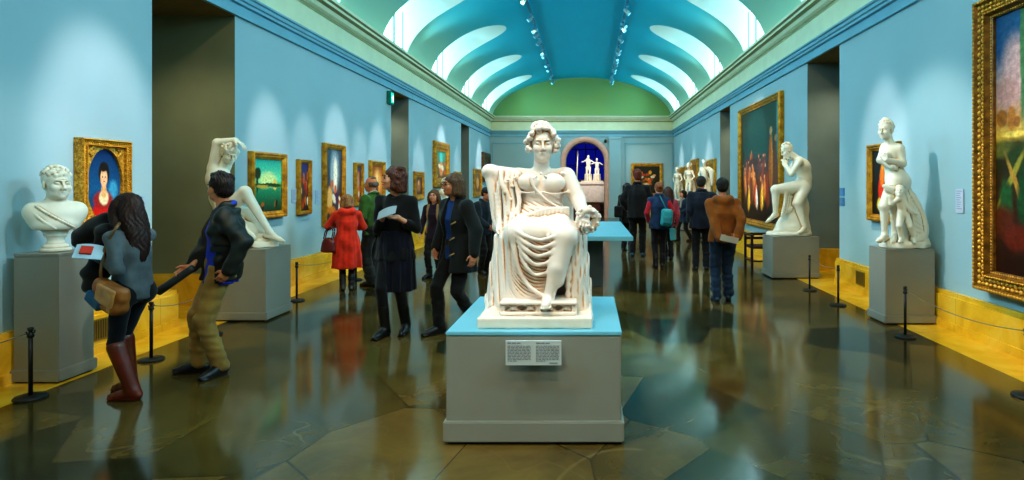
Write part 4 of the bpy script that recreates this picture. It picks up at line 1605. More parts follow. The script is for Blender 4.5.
def top_part(J, root, mat, name='jacket', hem=.86, grow=.018, chest=None, flare=0.0, sleeve=1.0, sr=(.068, .058, .050), h=.01, collar=None, folds=None, wr=.006, seed=3, open_front=None, hood=False,
             rx=None, extra=None, neckhole=True, waist=None):
    """A garment over torso and arms. hem: height above ground in 1.75 m units."""
    s, fem = J['s'], J['female']
    P, d, fw = J['P'], J['d'], J['fw']
    c = Clay()
    tl = math.tan(J['lean'])
    base = P[2] / s

    def ctr(z):
        return P[0] / s, P[1] / s - max(0, z - base) * tl
    g = grow
    if fem:
        T = [(base + .0, .170, .122), (base + .17, waist or .135, .102), (base + .33, .150, .128), (base + .42, .142, .105), (base + .49, .095, .075), (base + .535, .06, .062)]
    else:
        T = [(base + .0, .165, .118), (base + .17, waist or .155, .112), (base + .33, .175, .128), (base + .42, .165, .108), (base + .49, .10, .078), (base + .535, .066, .066)]
    secs = []
    for z, a, b in T:
        if z < hem: continue
        x0, y0 = ctr(z)
        secs.append((z, x0, y0 + .01, a + g, b + g))
    if hem < base + .17:
        x0, y0 = ctr(hem)
        secs.append((hem, x0, y0, .172 + g + flare, .124 + g + flare * .9))
    secs = [tuple(v * s for v in q) for q in secs]
    c.loft(secs, .03, folds, .012)
    for k in 'LR':
        sh, el, w = J['sh' + k], J['el' + k], J['wr' + k]
        c.cap(J['neck'] - d * .055 * s, sh, (.058 + g * .3) * s, (.056 + g * .5) * s, .05)
        if sleeve > 0:
            c.cap(sh, el, (sr[0]) * s, sr[1] * s, .03)
            if sleeve > .5: c.cap(el, el + (w - el) * min(1, (sleeve - .5) * 2), sr[1] * s, sr[2] * s, .02)
    if hood:
        nk = J['neck']
        c.tube([nk + A3(.10, .01, -.01) * s, nk + A3(.09, .10, .0) * s, nk + A3(0, .135, -.02) * s, nk + A3(-.09, .10, .0) * s, nk + A3(-.10, .01, -.01) * s], .045 * s, .045 * s, .03)
        c.ell(nk + A3(0, .115, -.08) * s, A3(.11, .05, .10) * s, None, .04)
    if collar:
        nk = J['neck']
        c.tube([nk + A3(.045, -.06, -.01) * s, nk + A3(.07, .0, .03) * s, nk + A3(.05, .06, .045) * s, nk + A3(0, .075, .05) * s, nk + A3(-.05, .06, .045) * s, nk + A3(-.07, 0, .03) * s, nk + A3(-.045, -.06, -.01) * s],
               collar * s, collar * s, .012)
    if extra: extra(c)
    if wr: c.disp(wrinkles(wr, 22, seed))
    if open_front:
        x0, wtop, wbot, ztop = open_front
        nk = J['neck']

        def slit(x, y, z):
            t = np.clip((nk[2] - z) / (.6 * s), 0, 1)
            half = (wtop + (wbot - wtop) * t) * s
            return np.maximum(np.abs(x - P[0] - x0 * s * np.clip(t * 1.6, 0, 1)) - half, y - (P[1] - (.05 * s)) + tl * np.maximum(z - P[2], 0)) + 0 * z
        c.cut(slit, [P[0] - .3, P[1] - .7, (hem - .05) * s], [P[0] + .3, P[1] + .1, nk[2] + .1 * s], .01)
    return c.build(name, h, mat, root)


def skirt_part(J, root, mat, name='dress', hem=.5, flare=.03, folds=(9, .014, .003, 0.4), h=.01, g=.02):
    s = J['s']
    P = J['P'] / s
    c = Clay()
    c.loft([tuple(v * s for v in q) for q in [(hem, P[0], P[1], .175 + flare, .13 + flare), (P[2], P[0], P[1], .172 + g, .125 + g), (P[2] + .16, P[0], P[1], .135 + g, .105 + g)]], .02, folds, .01)
    return c.build(name, h, mat, root)


def person(label, X, Y, heading, J, skin=(214, 160, 128), h=.010, hands=(None, None), curl=(.4, .4), thin=.86, name='person', group=None):
    root = empty(name, (X, Y, 0), math.radians(heading))
    tag(root, label, 'person', group)
    c = Clay()
    body_clay(c, J, hl=hands[0], hr=hands[1], curl=curl, thin=thin)
    c.build('body', h, skin_mat('%d_%d_%d' % skin, skin), root)
    return root


def local(J_or_none, heading, X, Y, wx, wy, wz):
    """World point -> the person's own coordinates."""
    a = math.radians(heading)
    dx, dy = wx - X, wy - Y
    return A3(dx * math.cos(a) + dy * math.sin(a), -dx * math.sin(a) + dy * math.cos(a), wz)


def world_of(heading, X, Y, p):
    a = math.radians(heading)
    return Vector((X + p[0] * math.cos(a) - p[1] * math.sin(a), Y + p[0] * math.sin(a) + p[1] * math.cos(a), p[2]))


def thing_at(name, label, cat, loc, mesh_builders, rot=(0, 0, 0), group=None):
    """mesh_builders: [(part name, MB or Clay mesh, material)]"""
    rt = empty(name, loc)
    rt.rotation_euler = rot
    tag(rt, label, cat, group)
    first = None
    for pn, b, m in mesh_builders:
        if isinstance(b, MB):
            o = b.build(pn, m, first or rt)
            first = first or o
        else: link(pn, b, m, rt)
    return rt


def leaflet(label, loc, rot, w=.20, hgt=.12, rgb=(150, 160, 165), second=None, curve=.02):
    mb = MB()
    N = 8
    vs, fs = [], []
    for i in range(N + 1):
        u = i / N - .5
        vs += [(u * w, 0, -hgt / 2), (u * w, -curve * (1 - 4 * u * u), hgt / 2)]
    for i in range(N): fs.append((2 * i, 2 * i + 1, 2 * i + 3, 2 * i + 2))
    mb.add(vs, fs, True)
    vs2 = [(x, y + .006, z) for x, y, z in vs]
    mb.add(vs2, fs, True)
    o = [('sheet', mb, plain('paper_%d_%d_%d' % rgb, rgb, .6, var=.05))]
    if second:
        m2 = MB(); m2.box(-w * .3, -curve - .004, -hgt * .25, w * .12, -curve * .4, hgt * .3)
        o.append(('printed_picture', m2, plain('print_%d_%d_%d' % second, second, .6)))
    return thing_at('leaflet', label, 'leaflet', loc, o, rot)


# ================================================================== the visitors
BLACK, NAVY = cloth('black', (22, 22, 24)), cloth('navy', (22, 30, 52))
M_SHOE = plain('shoe_black', (20, 18, 18), .4)
M_BOOTBR = plain('boot_chestnut', (98, 34, 16), .3, var=.3, scale=8)

# --- woman with long dark hair by the bust
X, Y, HD = -3.56, 4.66, -100
hw = local(None, HD, X, Y, *W(97, 257, 4.52))
hw2 = local(None, HD, X, Y, *W(92, 245, 4.80))
J = skeleton(1.545, lean=.05, feet=((.07, .10), (-.08, -.09)), wl=hw / .883, wr=hw2 / .883, pl=(.15, .7, -.9), pr=(-.3, .4, -.9), head=(-.05, -.05, 0), female=True)
r = person('woman in a grey sweater and brown boots with long dark hair reading by the bust', X, Y, HD, J, h=.008, hands=((A3(-.1, -1, .15), A3(-.9, 0, .3)), (A3(.3, -.9, .2), A3(.6, 0, .4))), curl=(.5, .5))
face_bits(J, r)
hair_part(J, r, 'long', (40, 20, 14), seed=4)
trousers_part(J, r, cloth('black_trousers', (18, 20, 26)), thigh=.088, knee=.058, hem=.040, wr=.002)
top_part(J, r, cloth('grey_sweater', (84, 96, 102)), 'sweater', hem=.86, grow=.012, sr=(.060, .052, .044), collar=.016, wr=.005)
shoes_part(J, r, M_BOOTBR, boot=.40, heel=.04, name='boot', shaft=(.056, .076))
c = Clay()
q = lambda px, py, YY: np.array(W(px, py, YY))
c.tube([q(82, 238, 4.72), q(95, 230, 4.72), q(108, 226, 4.70), q(113, 236, 4.66)], .075, .07, .03)
c.tube([q(110, 230, 4.62), q(106, 255, 4.60), q(97, 275, 4.55), q(94, 281, 4.55)], .07, .075, .03)
c.tube([q(84, 240, 4.72), q(86, 246, 4.70), q(94, 247, 4.68)], .03, .03, .02)
c.disp(wrinkles(.012, 24, 5))
o = c.build('folded_coat', .010, cloth('black_coat', (16, 15, 16)))
tag(o, 'black coat carried over the arm of the woman by the bust', 'coat')
# her bag
c = Clay()
bc = q(110, 296, 4.42)
Rb = rotz(math.radians(-20)) @ roty(.28)
c.box(bc, (.155, .055, .105), Rb, .04, .02)
c.disp(wrinkles(.006, 26, 6))
leather = plain('leather_tan', (150, 92, 40), .4, var=.4, scale=12, bump=.3)
rt = empty('shoulder_bag', tuple(bc)); tag(rt, 'brown leather shoulder bag with a blue pouch, on the long haired woman by the bust', 'bag')
o = c.build('bag_body', .009, leather, rt); o.location = -Vector(bc)
c = Clay(); c.box(bc + Rb @ A3(.03, -.055, .02), (.10, .012, .07), Rb, .012, .01); c.box(bc + Rb @ A3(.10, -.06, .0), (.018, .008, .085), Rb, .006, .005)
o = c.build('flap', .007, plain('leather_dark_flap', (190, 140, 80), .4, var=.3, scale=14), rt); o.location = -Vector(bc)
c = Clay(); c.box(bc + Rb @ A3(-.085, -.035, -.055), (.085, .035, .045), Rb @ roty(.25), .02, .01)
o = c.build('blue_pouch', .007, plain('pouch_blue', (24, 88, 132), .5), rt); o.location = -Vector(bc)
mb = MB(); mb.tube([Vector(p) - Vector(bc) for p in spline([bc + Rb @ A3(-.13, 0, .09), q(101, 268, 4.45), q(106, 246, 4.48), q(116, 228, 4.47), q(121, 222, 4.62)], 6)], .011, 8)
mb.build('strap', plain('leather_strap', (120, 92, 56), .5), rt)
leaflet('pale blue leaflet with a red picture held by the woman by the bust', q(89, 252, 4.42), (-.75, .15, .5), .17, .12, (170, 205, 225), (196, 50, 34))

# --- man in the black jacket
X, Y, HD = -3.22, 5.22, -58
f1, f2 = local(None, HD, X, Y, X - .20, Y + .05, 0), local(None, HD, X, Y, X + .035, Y - .03, 0)
ho = local(None, HD, X, Y, X + .10, Y - .01, 0)
wr_ = local(None, HD, X, Y, *W(190, 269, 5.12))
wl_ = local(None, HD, X, Y, *W(229, 270, 5.0))
J = skeleton(1.70, lean=-.05, feet=((f2[0], f2[1]), (f1[0], f1[1])), hipoff=(ho[0], ho[1]), wl=wl_ / .971, wr=wr_ / .971, pl=(.5, .65, -.6), pr=(-.6, .6, -.3), head=(-.98, -.02, .03), toe=(.75, -.30))
r = person('man in a black jacket over a blue shirt and khaki trousers looking up', X, Y, HD, J, (210, 150, 110), .008,
           hands=((A3(-.2, -.6, -.8), A3(-.9, 0, .2)), (A3(-.25, -.8, -.5), A3(.9, 0, -.1))), curl=(.5, .75))
face_bits(J, r)
hair_part(J, r, 'tousled', (30, 18, 14), .007, seed=3)
trousers_part(J, r, cloth('khaki', (150, 120, 62)), thigh=.102, knee=.076, hem=.070, end=.98, wr=.005, h=.009)
shoes_part(J, r, M_SHOE, heel=.03)


def shirt_tail(c): pass


top_part(J, r, plain('shirt_blue', (20, 50, 190), .7, var=.2, scale=8, bump=.2), 'shirt', hem=.82, grow=.014, sleeve=0, collar=.02, wr=.005, seed=8)
top_part(J, r, plain('jacket_black_nylon', (30, 32, 28), .5, var=.3, scale=8, bump=.3), 'jacket', hem=.845, grow=.042, waist=.17, sr=(.084, .076, .060), collar=.024, wr=.007, seed=5, open_front=(.08, .06, .125, 0), h=.009)
mb = MB()
pz = [local(None, HD, X, Y, *W(a, b, dd)) for a, b, dd in ((213, 247, 5.02), (229, 246, 4.98), (229, 251, 4.98), (213, 252, 5.02))]
mb.add([tuple(p) for p in pz] + [tuple(p + A3(0, -.02, 0)) for p in pz], [(0, 1, 2, 3), (4, 5, 6, 7), (0, 1, 5, 4), (2, 3, 7, 6)])
mb.build('pocket_flap', plain('jacket_flap_black', (24, 26, 22), .5), [ch for ch in r.children if ch.name.startswith('jacket')][0])
a, b = Vector(q(190, 270, 5.10)), Vector(q(158, 292, 5.05))
mb = MB(); mb.tube([a + (a - b) * .12, a, a + (b - a) * .5, b], .030, 12, .034)
tag(mb.build('rolled_brochure', plain('brochure_slate', (52, 58, 60), .5)), 'dark rolled brochure held low by the man in the black jacket', 'brochure')

# --- woman in the red coat
X, Y, HD = -3.73, 9.25, 200
J = skeleton(1.46, lean=.14, feet=((.075, 0), (-.075, .02)), wr=(-.12, -.34, 1.16), wl=(.20, -.34, 1.20), pl=(.7, .5, -.4), pr=(-.7, .5, -.3), head=(.1, .25, 0), female=True)
r = person('woman seen from behind in a long red hooded coat', X, Y, HD, J)
hair_part(J, r, 'bob', (126, 92, 56), .009, seed=6)
trousers_part(J, r, BLACK, thigh=.085, knee=.064, hem=.055, wr=.003)
top_part(J, r, cloth('red_coat', (196, 46, 26)), 'coat', hem=.43, grow=.045, flare=.045, folds=(7, .012, .002, 0), sr=(.080, .068, .058), hood=True, wr=.006)
c_hem = MB(); shoes_part(J, r, M_SHOE, boot=.2)
c = Clay()
bc = q(328.5, 244, 9.1)
c.loft([(bc[2] - .13, bc[0], bc[1], .125, .06), (bc[2] + .02, bc[0], bc[1], .10, .05), (bc[2] + .10, bc[0], bc[1], .06, .035)], .02, None, .03)
rt = empty('handbag', tuple(bc)); tag(rt, 'maroon handbag hanging from the arm of the woman in the red coat', 'bag')
o = c.build('bag_body', .01, plain('leather_maroon', (92, 30, 28), .35), rt); o.location = -Vector(bc)
for yy in (-.03, .03):
    mb = MB(); mb.tube([Vector(p) for p in spline([(-.06, yy, .08), (-.03, yy, .20), (.04, yy, .26), (.08, yy, .20), (.06, yy, .07)], 5)], .009, 8); mb.build('handle', plain('leather_maroon_handle', (70, 24, 22), .4), rt)

# --- man in the green sweater
X, Y, HD = -3.50, 9.78, -112
J = skeleton(1.73, lean=.03, feet=((.11, .05), (-.10, -.06)), wl=(.12, -.22, 1.05), wr=(-.1, -.26, 1.10), head=(.1, .05, 0))
r = person('grey haired man in a green sweater and dark trousers in profile', X, Y, HD, J, (196, 128, 96))
face_bits(J, r)
hair_part(J, r, 'balding', (96, 84, 76), .009)
trousers_part(J, r, cloth('charcoal', (30, 34, 34)), thigh=.112, knee=.09, hem=.085, wr=.006)
top_part(J, r, cloth('green_sweater', (52, 92, 40)), 'sweater', hem=.84, grow=.03, sr=(.078, .066, .054), collar=.018, wr=.007)
c = Clay(); nk = J['neck']; s = J['s']
c.tube([nk + A3(.05, -.05, .02) * s, nk + A3(.055, .02, .055) * s, nk + A3(0, .055, .065) * s, nk + A3(-.055, .02, .055) * s, nk + A3(-.05, -.05, .02) * s], .016 * s, .016 * s, .01)
c.build('shirt_collar', .008, plain('collar_white', (206, 206, 200), .7), r)
shoes_part(J, r, M_SHOE)

# --- woman in the black dress
X, Y, HD = -2.09, 6.66, -6
J = skeleton(1.80, lean=0, feet=((.05, .02), (-.10, -.16)), wl=A3(.00, -.29, 1.22), wr=A3(-.05, -.30, 1.25), pl=(.8, .35, -.5), pr=(-.8, .35, -.5), head=(-.95, -.03, 0), female=True)
J['elR'], J['wrR'] = ik(J['shR'], A3(-.06, -.27, 1.29) * J['s'], .285 * J['s'], .25 * J['s'], (-.45, .35, -.9))
J['elL'], J['wrL'] = ik(J['shL'], A3(.09, -.28, 1.26) * J['s'], .285 * J['s'], .25 * J['s'], (.45, .35, -.9))
r = person('woman in a black dress and boots with curly brown hair walking with a leaflet', X, Y, HD, J, (222, 170, 140), .008,
           hands=((A3(-1, -.35, .05), A3(0, -.3, 1)), (A3(1, -.35, .1), A3(0, -.3, 1))), curl=(.5, .5), thin=.9)
face_bits(J, r)
hair_part(J, r, 'curly', (86, 44, 30), .008, seed=9)
trousers_part(J, r, cloth('black_leggings', (16, 16, 20)), 'leggings', thigh=.085, knee=.060, hem=.050, wr=.001)
top_part(J, r, cloth('black_knit', (20, 20, 22)), 'top', hem=.80, grow=.022, flare=.02, sleeve=.72, sr=(.058, .054, .050), wr=.008, folds=(7, .008, .002, 1), neckhole=True)
skirt_part(J, r, cloth('midnight_skirt', (14, 16, 34)), 'skirt', hem=.47, flare=.03, folds=(9, .016, .003, .4))
shoes_part(J, r, M_SHOE, boot=.24, heel=.03, name='boot', shaft=(.052, .058))
mb = MB(); nk = J['neck']
mb.tube([Vector(p) for p in spline([nk + A3(.055, .03, .02), nk + A3(.05, -.05, .0), nk + A3(0, -.085, -.02), nk + A3(-.05, -.05, 0), nk + A3(-.055, .03, .02)], 5)], .008, 8)
mb.build('necklace', plain('bead_black', (18, 16, 18), .3), r)
pp = world_of(HD, X, Y, (J['wrL'] + J['wrR']) / 2 + A3(0, -.10, .04))
leaflet('grey folded leaflet in the hands of the woman in the black dress', pp, (-.9, -.35, math.radians(HD)), .21, .12, (150, 160, 166))

# --- woman in the duffle coat
X, Y, HD = -1.47, 6.68, -38
J = skeleton(1.75, lean=.03, feet=((.06, .20), (-.10, -.16)), wl=A3(.30, -.02, .90), wr=A3(-.27, -.06, .93), head=(-.30, .04, 0), female=True, lift=(.03, 0))
r = person('woman in an open black duffle coat over a blue top walking', X, Y, HD, J, (206, 148, 116), .008)
face_bits(J, r, glasses=True)
hair_part(J, r, 'bob', (92, 66, 44), .008, seed=2)
trousers_part(J, r, BLACK, thigh=.095, knee=.07, hem=.066, wr=.005)
top_part(J, r, plain('top_royal_blue', (22, 58, 118), .8, var=.2, scale=8), 'top', hem=.82, grow=.008, sleeve=.1, wr=.004)
top_part(J, r, cloth('duffle_black', (26, 28, 28)), 'duffle_coat', hem=.68, grow=.045, flare=.03, sr=(.086, .076, .066), collar=.03, wr=.009, seed=7, open_front=(-.02, .055, .085, 0), folds=(5, .008, 0, 0))
for i, z in enumerate((1.22, 1.05, .88)):
    mb = MB()
    s = J['s']
    base_y = J['P'][1] - (.178 - (.02 if i == 0 else 0)) * s
    mb.tube([(.075 * s, base_y - .004, z * s - .01), (.13 * s, base_y + .012, z * s + .02)], .0085, 8)
    mb.tube([(.06 * s, base_y - .0, z * s - .013), (.075 * s, base_y - .006, z * s - .01)], .004, 6)
    mb.build('toggle', plain('toggle_horn', (176, 136, 76), .5), [ch for ch in r.children if ch.name.startswith('duffle')][0])
shoes_part(J, r, M_SHOE, boot=.16)

# --- woman in dark purple behind
X, Y, HD = -2.72, 10.6, -14
J = skeleton(1.52, lean=0, feet=((.08, .06), (-.09, -.06)), wl=A3(.26, -.03, .88), wr=A3(-.25, -.14, .93), head=(.15, 0, 0), female=True)
r = person('woman with long brown hair in a dark purple sweater walking behind the couple', X, Y, HD, J, (220, 166, 134))
face_bits(J, r)
hair_part(J, r, 'long', (96, 60, 36), .009, seed=12)
trousers_part(J, r, BLACK, thigh=.095, knee=.07, hem=.06)
top_part(J, r, cloth('purple_knit', (40, 22, 40)), 'sweater', hem=.78, grow=.025, sr=(.068, .058, .05), collar=.022)
top_part(J, r, cloth('camel_vest', (160, 124, 78)), 'open_vest', hem=.70, grow=.036, flare=.01, sleeve=.0, open_front=(0, .07, .125, 0))
shoes_part(J, r, M_SHOE, boot=.2, name='boot')

# --- two men near the statue's arm
X, Y, HD = -1.96, 11.1, 52
J = skeleton(1.56, lean=.12, feet=((.09, .03), (-.10, -.03)), wl=A3(.2, -.24, .95), wr=A3(-.16, -.30, 1.0), head=(.2, .3, 0))
r = person('dark haired man in a navy jacket looking down beside the raised marble arm', X, Y, HD, J, (200, 136, 100))
face_bits(J, r, False)
hair_part(J, r, 'short', (24, 18, 16), .009)
trousers_part(J, r, BLACK)
top_part(J, r, cloth('navy_jacket', (24, 34, 44)), 'jacket', hem=.80, grow=.04, sr=(.084, .072, .06), collar=.026, wr=.009)
shoes_part(J, r, M_SHOE)
X, Y, HD = -1.88, 12.6, -60
J = skeleton(1.6, feet=((.09, .03), (-.10, -.03)), wl=A3(.2, -.24, .95), head=(-.2, .15, 0))
r = person('man in a black suit and white shirt half hidden behind the navy jacket', X, Y, HD, J, (204, 140, 106), .012)
face_bits(J, r, False)
hair_part(J, r, 'short', (40, 28, 20), .010)
trousers_part(J, r, BLACK, h=.012)
top_part(J, r, plain('shirt_white', (210, 212, 214), .7), 'shirt', hem=.86, grow=.01, sleeve=.1, collar=.02, h=.012)
top_part(J, r, BLACK, 'jacket', hem=.80, grow=.03, sr=(.08, .07, .058), open_front=(0, .05, .03, 0), h=.012)
shoes_part(J, r, M_SHOE)

# --- the group on the far right of the hall
X, Y, HD = 1.10, 13.7, 172
J = skeleton(1.92, feet=((.10, .02), (-.11, -.02)), wl=A3(.24, -.12, 1.0), wr=A3(-.14, -.26, 1.2), head=(.25, .0, 0))
r = person('tall man in black seen from behind with reddish brown hair', X, Y, HD, J, (206, 140, 104))
hair_part(J, r, 'tousled', (98, 44, 26), .009, seed=5)
trousers_part(J, r, BLACK)
top_part(J, r, cloth('black_coat_tall', (20, 22, 26)), 'jacket', hem=.80, grow=.04, sr=(.074, .064, .056), collar=.028, wr=.006)
shoes_part(J, r, plain('shoe_blue', (40, 84, 110), .5))
X, Y, HD = .93, 14.7, 150
J = skeleton(1.64, feet=((.09, .02), (-.09, -.02)), head=(.2, 0, 0), female=True)
r = person('person in black with a shoulder pouch half hidden by the tall man', X, Y, HD, J, (200, 140, 110), .012)
hair_part(J, r, 'bob', (40, 26, 20), .011)
trousers_part(J, r, BLACK, h=.012)
top_part(J, r, BLACK, 'jacket', hem=.74, grow=.04, h=.012)
shoes_part(J, r, M_SHOE)
c = Clay(); bc = A3(.71, 14.55, .98); c.box(bc, (.10, .06, .14), None, .04)
tag(c.build('shoulder_pouch', .012, BLACK), 'black pouch at the side of the half hidden person in black', 'bag')

X, Y, HD = 1.38, 11.8, 178
J = skeleton(1.65, feet=((.07, .02), (-.07, -.04)), wl=A3(.20, -.10, .95), wr=A3(-.27, -.02, .93), head=(.1, .05, 0), female=True)
r = person('woman from behind in a navy vest with red sleeves', X, Y, HD, J, (216, 160, 130))
hair_part(J, r, 'bun', (136, 76, 40), .009)
trousers_part(J, r, cloth('black_jeans', (22, 22, 28)), thigh=.095, knee=.07, hem=.058, wr=.004)
top_part(J, r, cloth('red_sleeves', (168, 28, 44)), 'sweater', hem=.86, grow=.012, sr=(.062, .054, .046), wr=.004)
top_part(J, r, cloth('navy_vest', (26, 50, 84)), 'vest', hem=.82, grow=.04, sleeve=0, collar=.03, wr=.006)
shoes_part(J, r, M_SHOE, boot=.2, name='boot')
c = Clay(); bc = A3(1.50, 11.58, 1.0); c.box(bc, (.115, .07, .17), roty(.08), .06)
rt = empty('small_backpack', tuple(bc)); tag(rt, 'teal backpack hanging on the back of the woman with red sleeves', 'bag')
o = c.build('bag_body', .011, plain('nylon_teal', (40, 150, 160), .6, var=.2), rt); o.location = -Vector(bc)
c = Clay(); c.box(bc + A3(0, -.07, -.05), (.08, .02, .07), roty(.08), .02); o = c.build('pocket', .01, plain('nylon_teal_pocket', (30, 120, 134), .6), o)
mb = MB(); mb.tube([Vector(p) for p in spline([(0, .0, .15), (-.08, .04, .32), (-.12, .12, .42)], 5)], .014, 8); mb.build('strap', plain('nylon_teal_strap', (30, 110, 124), .6), rt)
c = Clay(); bc = A3(1.63, 11.72, .67); c.box(bc, (.055, .04, .12), roty(-.1), .012)
tag(c.build('paper_bag', .01, plain('bag_turquoise', (70, 160, 176), .6)), 'turquoise paper bag held low by the woman with red sleeves', 'bag')

X, Y, HD = 1.73, 13.1, 186
J = skeleton(1.55, feet=((.07, .02), (-.08, -.04)), head=(-.2, .05, 0), female=True)
r = person('woman in a pink sweater with long brown hair beyond the red sleeved woman', X, Y, HD, J, (216, 160, 130), .012)
hair_part(J, r, 'long', (66, 36, 24), .010)
trousers_part(J, r, BLACK, h=.012)
top_part(J, r, cloth('pink_knit', (170, 70, 92)), 'sweater', hem=.82, grow=.025, h=.012)
shoes_part(J, r, M_SHOE)

X, Y, HD = 2.76, 17.3, -68
J = skeleton(1.46, lean=.05, feet=((.06, .22), (-.08, -.20)), wl=A3(.2, -.25, 1.0), wr=A3(-.15, -.3, 1.1), head=(0, .05, 0), female=True)
r = person('small walking person in a dark blue coat and cap near the far statues', X, Y, HD, J, (206, 150, 118), .013)
hair_part(J, r, 'bob', (22, 18, 18), .012)
trousers_part(J, r, BLACK, h=.013)
top_part(J, r, cloth('blue_coat', (24, 44, 66)), 'coat', hem=.66, grow=.05, flare=.02, h=.013)
c = Clay(); nk = J['neck']
c.tube([nk + A3(.07, -.03, 0), nk + A3(0, -.085, -.02), nk + A3(-.07, -.03, 0), nk + A3(0, .07, .02), nk + A3(.07, -.03, 0)], .03, .03, .01); c.tube([nk + A3(.02, -.1, -.03), nk + A3(.03, -.14, -.22)], .03, .03)
c.build('scarf', .012, plain('scarf_grey', (150, 150, 150), .8), r)
shoes_part(J, r, M_SHOE, boot=.15)

X, Y, HD = 2.14, 11.45, 172
J = skeleton(1.76, feet=((.10, .02), (-.10, -.03)), wl=A3(.21, -.1, .95), wr=A3(-.33, -.24, 1.22), pr=(-.9, .2, -.3), pl=(.2, .9, -.3), head=(-.15, .02, 0))
r = person('man in a navy jacket from behind beside the man in the tan jacket', X, Y, HD, J, (200, 140, 106))
hair_part(J, r, 'short', (40, 34, 32), .009)
trousers_part(J, r, cloth('black_slacks', (20, 22, 26)), wr=.006)
top_part(J, r, cloth('navy_parka', (22, 28, 44)), 'jacket', hem=.80, grow=.045, sr=(.076, .068, .058), collar=.028, wr=.006)
shoes_part(J, r, M_SHOE)

X, Y, HD = 1.90, 8.45, 176
J = skeleton(1.70, feet=((.11, .05), (-.08, -.10)), wl=A3(.10, .21, .93), wr=A3(-.16, .20, .95), pl=(.6, .55, 0), pr=(-.6, .55, 0), head=(-.1, .04, 0))
r = person('man in a tan brown hooded jacket and jeans with hands behind his back', X, Y, HD, J, (200, 138, 104), .009,
           hands=((A3(-.95, .1, -.2), A3(0, 1, .1)), (A3(.9, .2, -.25), A3(0, 1, .1))), curl=(.5, .5))
hair_part(J, r, 'short', (24, 18, 16), .008)
trousers_part(J, r, cloth('blue_jeans', (26, 46, 70)), thigh=.108, knee=.084, hem=.074, wr=.008)
top_part(J, r, cloth('tan_jacket', (136, 76, 22)), 'jacket', hem=.86, grow=.034, sr=(.072, .066, .056), hood=True, wr=.006, seed=4)
shoes_part(J, r, plain('shoe_navy', (28, 44, 62), .5))
pp = world_of(HD, X, Y, A3(-.03, .29, .90))
leaflet('white leaflet held behind the back of the man in the tan jacket', pp, (.15, .22, math.radians(2)), .25, .085, (206, 200, 190), None, .015)
# ================================================================== marble
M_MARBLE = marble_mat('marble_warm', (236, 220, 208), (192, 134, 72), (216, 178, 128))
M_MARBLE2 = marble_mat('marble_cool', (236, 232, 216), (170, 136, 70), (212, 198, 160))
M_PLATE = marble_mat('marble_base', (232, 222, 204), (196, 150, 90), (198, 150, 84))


def lim(c, a, b, r0, r1, k=.02): c.cap(a, b, r0, r1, k)


# ------------------------------------------------------------------ the seated woman in the middle
O1 = A3(-.35, 4.3, .715)
S = lambda px, py, Y: np.array(W(px, py, Y)) - O1
root = empty('seated_statue', tuple(O1))
tag(root, 'marble statue of an enthroned draped woman holding a wreath on the central plinth', 'statue')

base = Clay()
base.box(A3(0.0, .005, .036), (.372, .44, .036), None, .008, .01)
base.disp(wrinkles(.0012, 30, 2))
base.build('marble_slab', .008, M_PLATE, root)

st = Clay()
fy = 3.93 - 4.3
st.box(A3(0.016, fy + .13, .074 + .078), (.250, .135, .010), None, .005, .004)
st.box(A3(0.016, fy + .13, .074 + .010), (.250, .132, .012), None, .005, .004)
st.box(A3(0.016, fy + .16, .074 + .045), (.225, .09, .04), None, .004, .004)
for sx in (-.222, .254, .016):
    st.box(A3(sx, fy + .03, .118), (.018, .022, .04), None, .005, .004)
for sx in (-.222, .254): st.box(A3(sx, fy + .23, .118), (.018, .022, .04), None, .005, .004)
for i in range(4):
    x0 = -.200 + (.113 * i if i < 2 else .113 * i + .012)
    for sg in (-1, 1):
        xm = x0 + .052
        st.tube([A3(xm - .05, fy + .036, .118 + sg * .026), A3(xm, fy + .03, .118), A3(xm + .05, fy + .036, .118 - sg * .026)], .008, .008, .004)
    st.ell(A3(x0 + .052, fy + .028, .118), (.016, .010, .016), None, .006)
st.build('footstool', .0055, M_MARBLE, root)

c = Clay()
# throne and masses of drapery -------------------------------------------------
c.box(A3(.0, .20, .33), (.26, .17, .28), None, .03, .03)
c.box(A3(-.02, .36, .52), (.25, .035, .38), None, .03, .03)
# left side: cloak over the arm falling to the floor
c.cap(S(504, 238, 4.38), S(497, 300, 4.34), .070, .085, .06)
c.cap(S(497, 300, 4.34), S(490, 313, 4.26), .060, .045, .04)
c.cap(S(509, 240, 4.22), S(506, 305, 4.18), .075, .09, .05)
c.cap(S(498, 300, 4.22), S(486, 317, 4.16), .050, .022, .04)
# right side
c.cap(S(578, 230, 4.34), S(581, 300, 4.26), .062, .080, .06)
c.cap(S(573, 236, 4.16), S(577, 305, 4.14), .06, .07, .05)
c.cap(S(583, 300, 4.16), S(590, 318, 4.08), .048, .026, .04)
# lap and skirt
c.cap(S(527, 226, 4.42), S(519, 233, 4.10), .120, .092, .06)     # her right thigh
c.cap(S(555, 224, 4.42), S(564, 236, 4.06), .118, .088, .06)     # her left thigh
c.cap(S(519, 233, 4.10), S(519, 292, 4.16), .090, .085, .05)     # her right shin under cloth
c.cap(S(564, 238, 4.06), S(557, 280, 4.02), .080, .052, .05)
c.loft([(.10, -.09, -.12, .20, .15), (.30, -.045, -.11, .19, .15), (.50, .01, -.10, .19, .15), (.62, .02, .0, .19, .16)], .05, None, .03)
c.ell(S(541, 216, 4.46), (.185, .15, .13), None, .05)
c.ell(S(541, 228, 4.24), (.165, .17, .075), rotx(.14), .06)
c.ell(S(541, 232, 4.16), (.14, .12, .08), None, .06)


